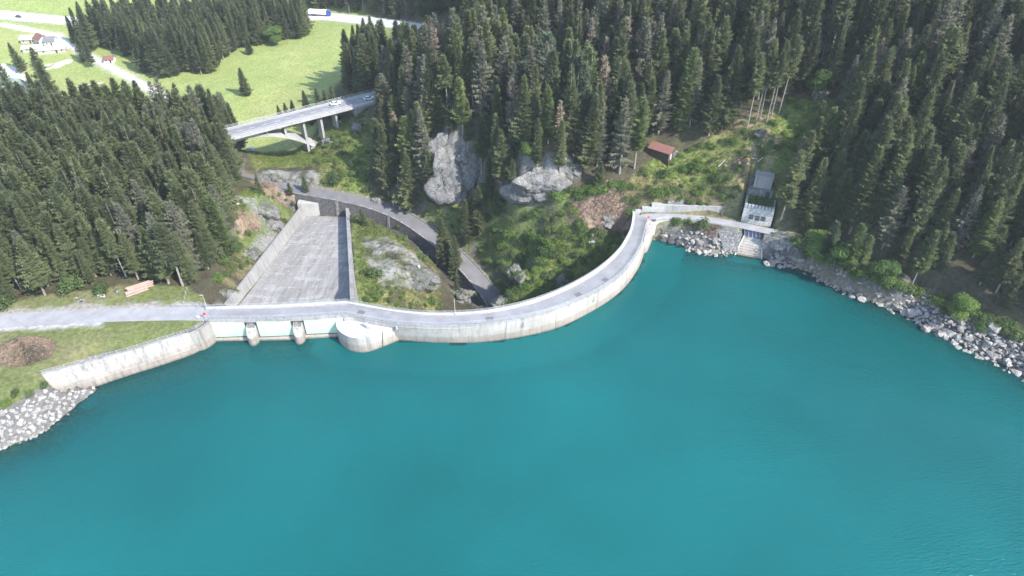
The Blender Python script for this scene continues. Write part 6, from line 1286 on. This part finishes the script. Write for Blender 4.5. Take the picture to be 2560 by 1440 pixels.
# ------------------------------------------------------------------ small things
def brush(u, v, rx, ry, h, n, label, mat=None, green=0, seed=1, long=2.6):
    r = random.Random(seed); p = hit(u, v); o = empty('brush_pile', p, label, 'brush pile'); mb = MB(); T_ = []
    for k in range(n):
        a, d = r.uniform(0, 6.28), r.random() ** .6; x, y = math.cos(a) * d * rx, math.sin(a) * d * ry; z = float(H(p[0] + x, p[1] + y)) - p[2] + h * (1 - d * d) * r.uniform(.3, 1)
        dv = (Vector((math.cos(a) * 1.5 + r.gauss(0, .5), math.sin(a) * 1.5 + r.gauss(0, .5), r.gauss(-.75, .35))) if h > 2 else Vector((r.gauss(0, 1), r.gauss(0, 1), r.gauss(0, .35) + .1))).normalized() * r.uniform(.4, 1) * long / 2; w = r.uniform(.010, .026); c = Vector((x, y, z)); sdv = dv.cross(Vector((0, 0, 1))).normalized() * w
        mid = c + Vector((0, 0, .15 * long * r.random())); mb.add([c - dv - sdv, c - dv + sdv, c + dv, mid + Vector((0, 0, w * 2))], [(0, 1, 3), (1, 2, 3), (2, 0, 3), (0, 2, 1)])
        if r.random() < green:
            for q in range(5): e = c + Vector((r.uniform(-.5, .5), r.uniform(-.5, .5), r.uniform(-.1, .3))); T_ += [e, e + Vector((r.uniform(-.4, .4), r.uniform(-.4, .4), .1)), e + Vector((r.uniform(-.4, .4), r.uniform(-.4, .4), -.2))]
    mb.build('branches', mat or M['twig'], o)
    if T_: obj('green_sprays', tri_mesh('green_sprays', T_, M['grey_spruce']), o)
    return o
brush(62, 880, 7.5, 5.0, 3.6, 3800, 'big heap of brown cut branches on the grass by the plateau road', green=.3, seed=1, long=2.4)
brush(1525, 525, 6.5, 6, .8, 1500, 'brown brushwood covering the slope beside the dam end', seed=2); brush(1445, 530, 4, 3.5, .9, 400, 'smaller patch of brown brushwood left of the flat-topped boulder', seed=3); brush(1500, 590, 4, 2.5, .7, 300, 'grey brushwood below the flat-topped boulder', M['dead_spruce'], seed=4)
brush(690, 482, 9, 3.0, .7, 1100, 'reddish brushwood along the gorge road above the chute', seed=5); brush(615, 550, 3.5, 3, .7, 300, 'brown brushwood in the rocks left of the chute', seed=6); brush(1785, 580, 3.0, 1.2, .6, 200, 'reddish brush beside the dark shrub on the rocky bank', seed=7); brush(1860, 400, 4, 3, .6, 300, 'cut brushwood in the clearing above the upper block', M['dead_spruce'], seed=8)
la, lb = P(316, 737, 7.1), P(382, 716, 7.1); ld = (lb - la); ll = np.linalg.norm(ld); ld /= ll; lp = np.array([-ld[1], ld[0], 0]); lang = math.atan2(ld[1], ld[0]); lz = float(H(*((la + lb) / 2)[:2]))
lg = 0; rows = [('bottom', 7, 0), ('second', 5, 1), ('top', 3, 2)]; names_ = ['front', 'second', 'third', 'fourth', 'fifth', 'sixth', 'rear']
for nm, n, lay in rows:
    for k in range(n):
        L = ll * rnd.uniform(.72, 1.0); r0 = rnd.uniform(.22, .32); c = (la + lb) / 2 + lp * ((k + lay * .9) * .66 - 1.2) + ld * rnd.uniform(-.8, .8); z = lz + .28 + lay * .48
        e = empty('log', (c[0], c[1], z), f"peeled pinkish log, {names_[k]} from the road in the {nm} layer of the log pile", 'log', 'logs stacked at the forest edge', lang + rnd.uniform(-.05, .05))
        MB().tube([(-L / 2, 0, 0), (0, .04, 0), (L / 2, 0, .02)], [r0, r0 * .93, r0 * .8], 9).build('trunk_length', M['log'], e); MB().tube([(-L / 2 - .012, 0, 0), (-L / 2 + .02, 0, 0)], r0 * .97, 9).build('cut_end', M['log_end'], e)
p = hit(254, 745); e = empty('bench', p, 'grey wooden bench on the grass between road and forest', 'bench', None, .1)
MB().box((0, 0, .46), (2.2, .5, .08)).build('seat', M['grey_wood'], e); MB().box((0, .28, .8), (2.2, .07, .4)).build('backrest', M['grey_wood'], e)
for x in (-.8, .8): MB().box((x, 0, .2), (.14, .48, .44)).build('leg', M['concrete'], e); MB().box((x, .3, .6), (.1, .08, .6)).build('back_post', M['grey_wood'], e)
p = hit(203, 754); e = empty('fire_ring', p, 'ring of pale stones round a fire place on the grass', 'fire ring')
for k in range(9): a = k * .7; q = obj('stone', PALEM[k % 10], e, (math.cos(a) * .75, math.sin(a) * .75, .1)); q.scale = (.33, .27, .25); q.rotation_euler.z = a
MB().box((0, 0, .04), (.9, .9, .06)).build('ash_bed', M['dark_metal'], e)
p = hit(190, 746); o = obj('stone_block', PALEM[3], None, p); o.scale = (.8, .5, .4); tag(o, 'single pale stone on the grass by the fire ring', 'stone')
p = hit(294, 733); e = empty('litter_bin', p, 'small blue-grey litter bin left of the log pile', 'bin'); MB().tube([(0, 0, .1), (0, 0, 1.0)], [.28, .33], 10).build('bin_body', simple('blue_grey_bin', (.18, .24, .33), .6), e); MB().tube([(0, 0, 1.0), (0, 0, 1.1)], [.36, .2], 10).build('lid', M['dark_metal'], e)
e = empty('wire_fence', hit(463, 752), 'short fence running from the road railing to the forest edge', 'fence'); b0 = np.array(e.location); fp = [hit(u, v) for u, v in ((460, 762), (463, 750), (466, 738), (469, 726))]
for q in fp: o = obj('post', POST, e, q - b0); o.scale = (1.3, 1.3, 1.1)
for h in (.5, 1.0): MB().tube([q - b0 + np.array([0, 0, h]) for q in fp], .02, 4).build('wire', M['metal'], e)
def lamp(at, h, label, head=True):
    e = empty('lamp_post', at, label, 'lamp post'); MB().tube([(0, 0, 0), (0, 0, h)], [.1, .06], 8).build('pole', M['pale'], e); MB().tube([(0, 0, 0), (0, 0, .35)], .17, 8).build('foot', M['metal'], e)
    if head: MB().box((-.35, 0, h), (.9, .22, .12)).build('lamp_head', M['metal'], e); MB().box((0, -.14, 1.6), (.3, .12, .45)).build('switch_box', M['metal'], e)
lamp(P(518, 771, 7.3), 4.6, 'pale lamp post at the corner of the spillway bridge'); lamp(P(1138, 786, 7.5), 5.6, 'thin white pole on the dam parapet above the gorge', False)
def board(at, h, w, mat, label, nm='sign', cat='sign', rz=0):
    e = empty(nm, at, label, cat, None, rz); MB().tube([(0, 0, 0), (0, 0, h)], .045, 6).build('post', M['metal'], e); MB().box((0, -.07, h - w * .3), (w, .06, w)).build('sign_board', mat, e); return e
board(P(515, 796, 7.0), 1.9, .8, M['red'], 'red sign board at the start of the spillway bridge'); board(P(1619, 556, 7.05), 2.2, .7, M['red'], 'red sign post where the dam crest meets the shore road')
board(P(497, 797, 7.0), 1.0, .7, M['paint'], 'small white board on the road edge near the red sign')
p, a = on_hwy(1064, 9); board(p, 4.5, 1.6, M['paint'], 'white traffic sign beside the highway before the gallery', rz=a); p, a = on_hwy(848, 9); lamp(p, 7, 'white pole beside the highway at the wood edge', False); p, a = on_hwy(945, 9.5); board(p, 2.2, 1.0, M['red'], 'red marker post on the far side of the highway', 'marker_post', 'marker')
def pillar(u, v, h, w, label, two=False):
    p = hit(u, v); e = empty('survey_pillar', p, label, 'pillar'); MB().box((0, 0, .1), (w * 1.9, w * 1.9, .6)).build('plinth', M['pale'], e); MB().tube([(0, 0, .4), (0, 0, h)], [w * .6, w * .5], 10).build('shaft', M['concrete'] if two else M['white'], e); MB().tube([(0, 0, h), (0, 0, h + .22)], w * .62, 10).build('cap', M['white'], e)
pillar(1479, 605, 2.4, 1.2, 'grey survey pillar with white cap in the bushes behind the dam curve', True); pillar(1288, 672, 1.7, .8, 'white survey pillar on the rock tooth in the gorge'); pillar(1048, 675, 1.4, .7, 'small white survey pillar on the layered rock mound')
p = hit(592, 506); e = empty('stone_steps', p, 'white stone steps at the forest edge above the rock shelf', 'steps')
for k in range(3): MB().box((0, -k * .5, .7 - .35 * k), (1.6 + .3 * k, .9, .36)).build('step', M['white'], e)
p = hit(628, 378); e = empty('water_tank', p, 'white box-shaped trailer on the grass under the bridge', 'trailer'); MB().box((0, 0, 1.0), (3.0, 1.6, 1.3)).build('tank_body', M['tarp'], e); wm = wheel_mesh(.3, .2)
for y in (-.75, .75): obj('wheel', wm, e, (0, y, .3))
r = random.Random(5); p = hit(222, 214); e = empty('fallen_tree', p, 'bleached fallen tree lying in the meadow left of the gravel track', 'fallen tree')
MB().tube([(-8, -3, .3), (0, 0, .45), (7, 2.5, .5)], [.16, .3, .4], 7).build('trunk', M['grey_wood'], e)
for k in range(14): t = r.uniform(-7, 6); a = r.uniform(0, 6.28); L = r.uniform(1, 3); MB().tube([(t, t * .37, .4), (t + math.cos(a) * L, t * .37 + math.sin(a) * L, .4 + r.uniform(0, 1.2))], [.07, .02], 4).build('branch', M['grey_wood'], e)
e = empty('dead_trunk', hit(2345, 78), 'bare white dead trunk leaning in the upper right-hand forest', 'dead tree'); MB().tube([(0, 0, -1), (0, 0, 10), (.6, 0, 22)], [.35, .28, .05], 7).build('trunk', M['grey_wood'], e)
for k in range(16): z = r.uniform(8, 20); a = r.uniform(0, 6.28); L = r.uniform(1, 3.2); MB().tube([(0, 0, z), (math.cos(a) * L, math.sin(a) * L, z + .5)], [.07, .015], 4).build('branch', M['grey_wood'], e)
for k, (u, v) in enumerate(((1848, 410), (1885, 395), (1905, 370), (1812, 418), (1870, 350))):
    p = hit(u, v); o = obj('stump', MB().tube([(0, 0, -.3), (0, 0, .7)], [.42, .34], 9).mesh('stump', M['log']), None, p); tag(o, f"pale tree stump in the clearing above the gatehouse, {['nearest to the upper block', 'just right of the cut brushwood', 'highest near the grey rocks', 'nearest to the dry shrub', 'at the edge of the standing spruces'][k]}", 'stump')
for k, (u, v, u2, v2) in enumerate(((1850, 398, 1890, 410), (1880, 420, 1905, 405), (1795, 420, 1815, 400))):
    a, b = hit(u, v), hit(u2, v2); o = MB().tube([a + np.array([0, 0, .25]), b + np.array([0, 0, .25])], [.2, .12], 6).build('fallen_log', M['grey_wood']); tag(o, f"bleached log lying in the clearing, {['longest, above the upper block', 'short, right beside the upper block', 'short, near the dry shrub'][k]}", 'log')

# ------------------------------------------------------------------ the mountain air
HZ = MB().box((0, 1400, 310), (6400, 5600, 760)).mesh('haze', None); hm = bpy.data.materials.new('haze'); hm.use_nodes = True; hn = hm.node_tree.nodes; hn.remove(hn['Principled BSDF'])
pv = hn.new('ShaderNodeVolumePrincipled'); pv.inputs['Color'].default_value = (.86, .91, .97, 1); pv.inputs['Density'].default_value = .00014; pv.inputs['Anisotropy'].default_value = .2
hm.node_tree.links.new(pv.outputs[0], hn['Material Output'].inputs['Volume']); HZ.materials.append(hm); tag(obj('haze', HZ), 'thin pale mountain haze', 'haze', kind='stuff')
SC.cycles.volume_bounces = 1

# things that still share a label are told apart by their order from the left
seen = {}
for ob in bpy.data.objects:
    if ob.parent is None and ob.get('category') in ('boulder', 'shrub') and ob.get('label'): seen.setdefault(ob['label'], []).append(ob)
for lab_, obs in seen.items():
    if len(obs) > 1:
        obs.sort(key=lambda ob: float(proj(ob.location.x, ob.location.y, ob.location.z)[0]))
        for k, ob in enumerate(obs): ob['label'] = f"{lab_}, {NTH[min(k, 19)]} from the left"
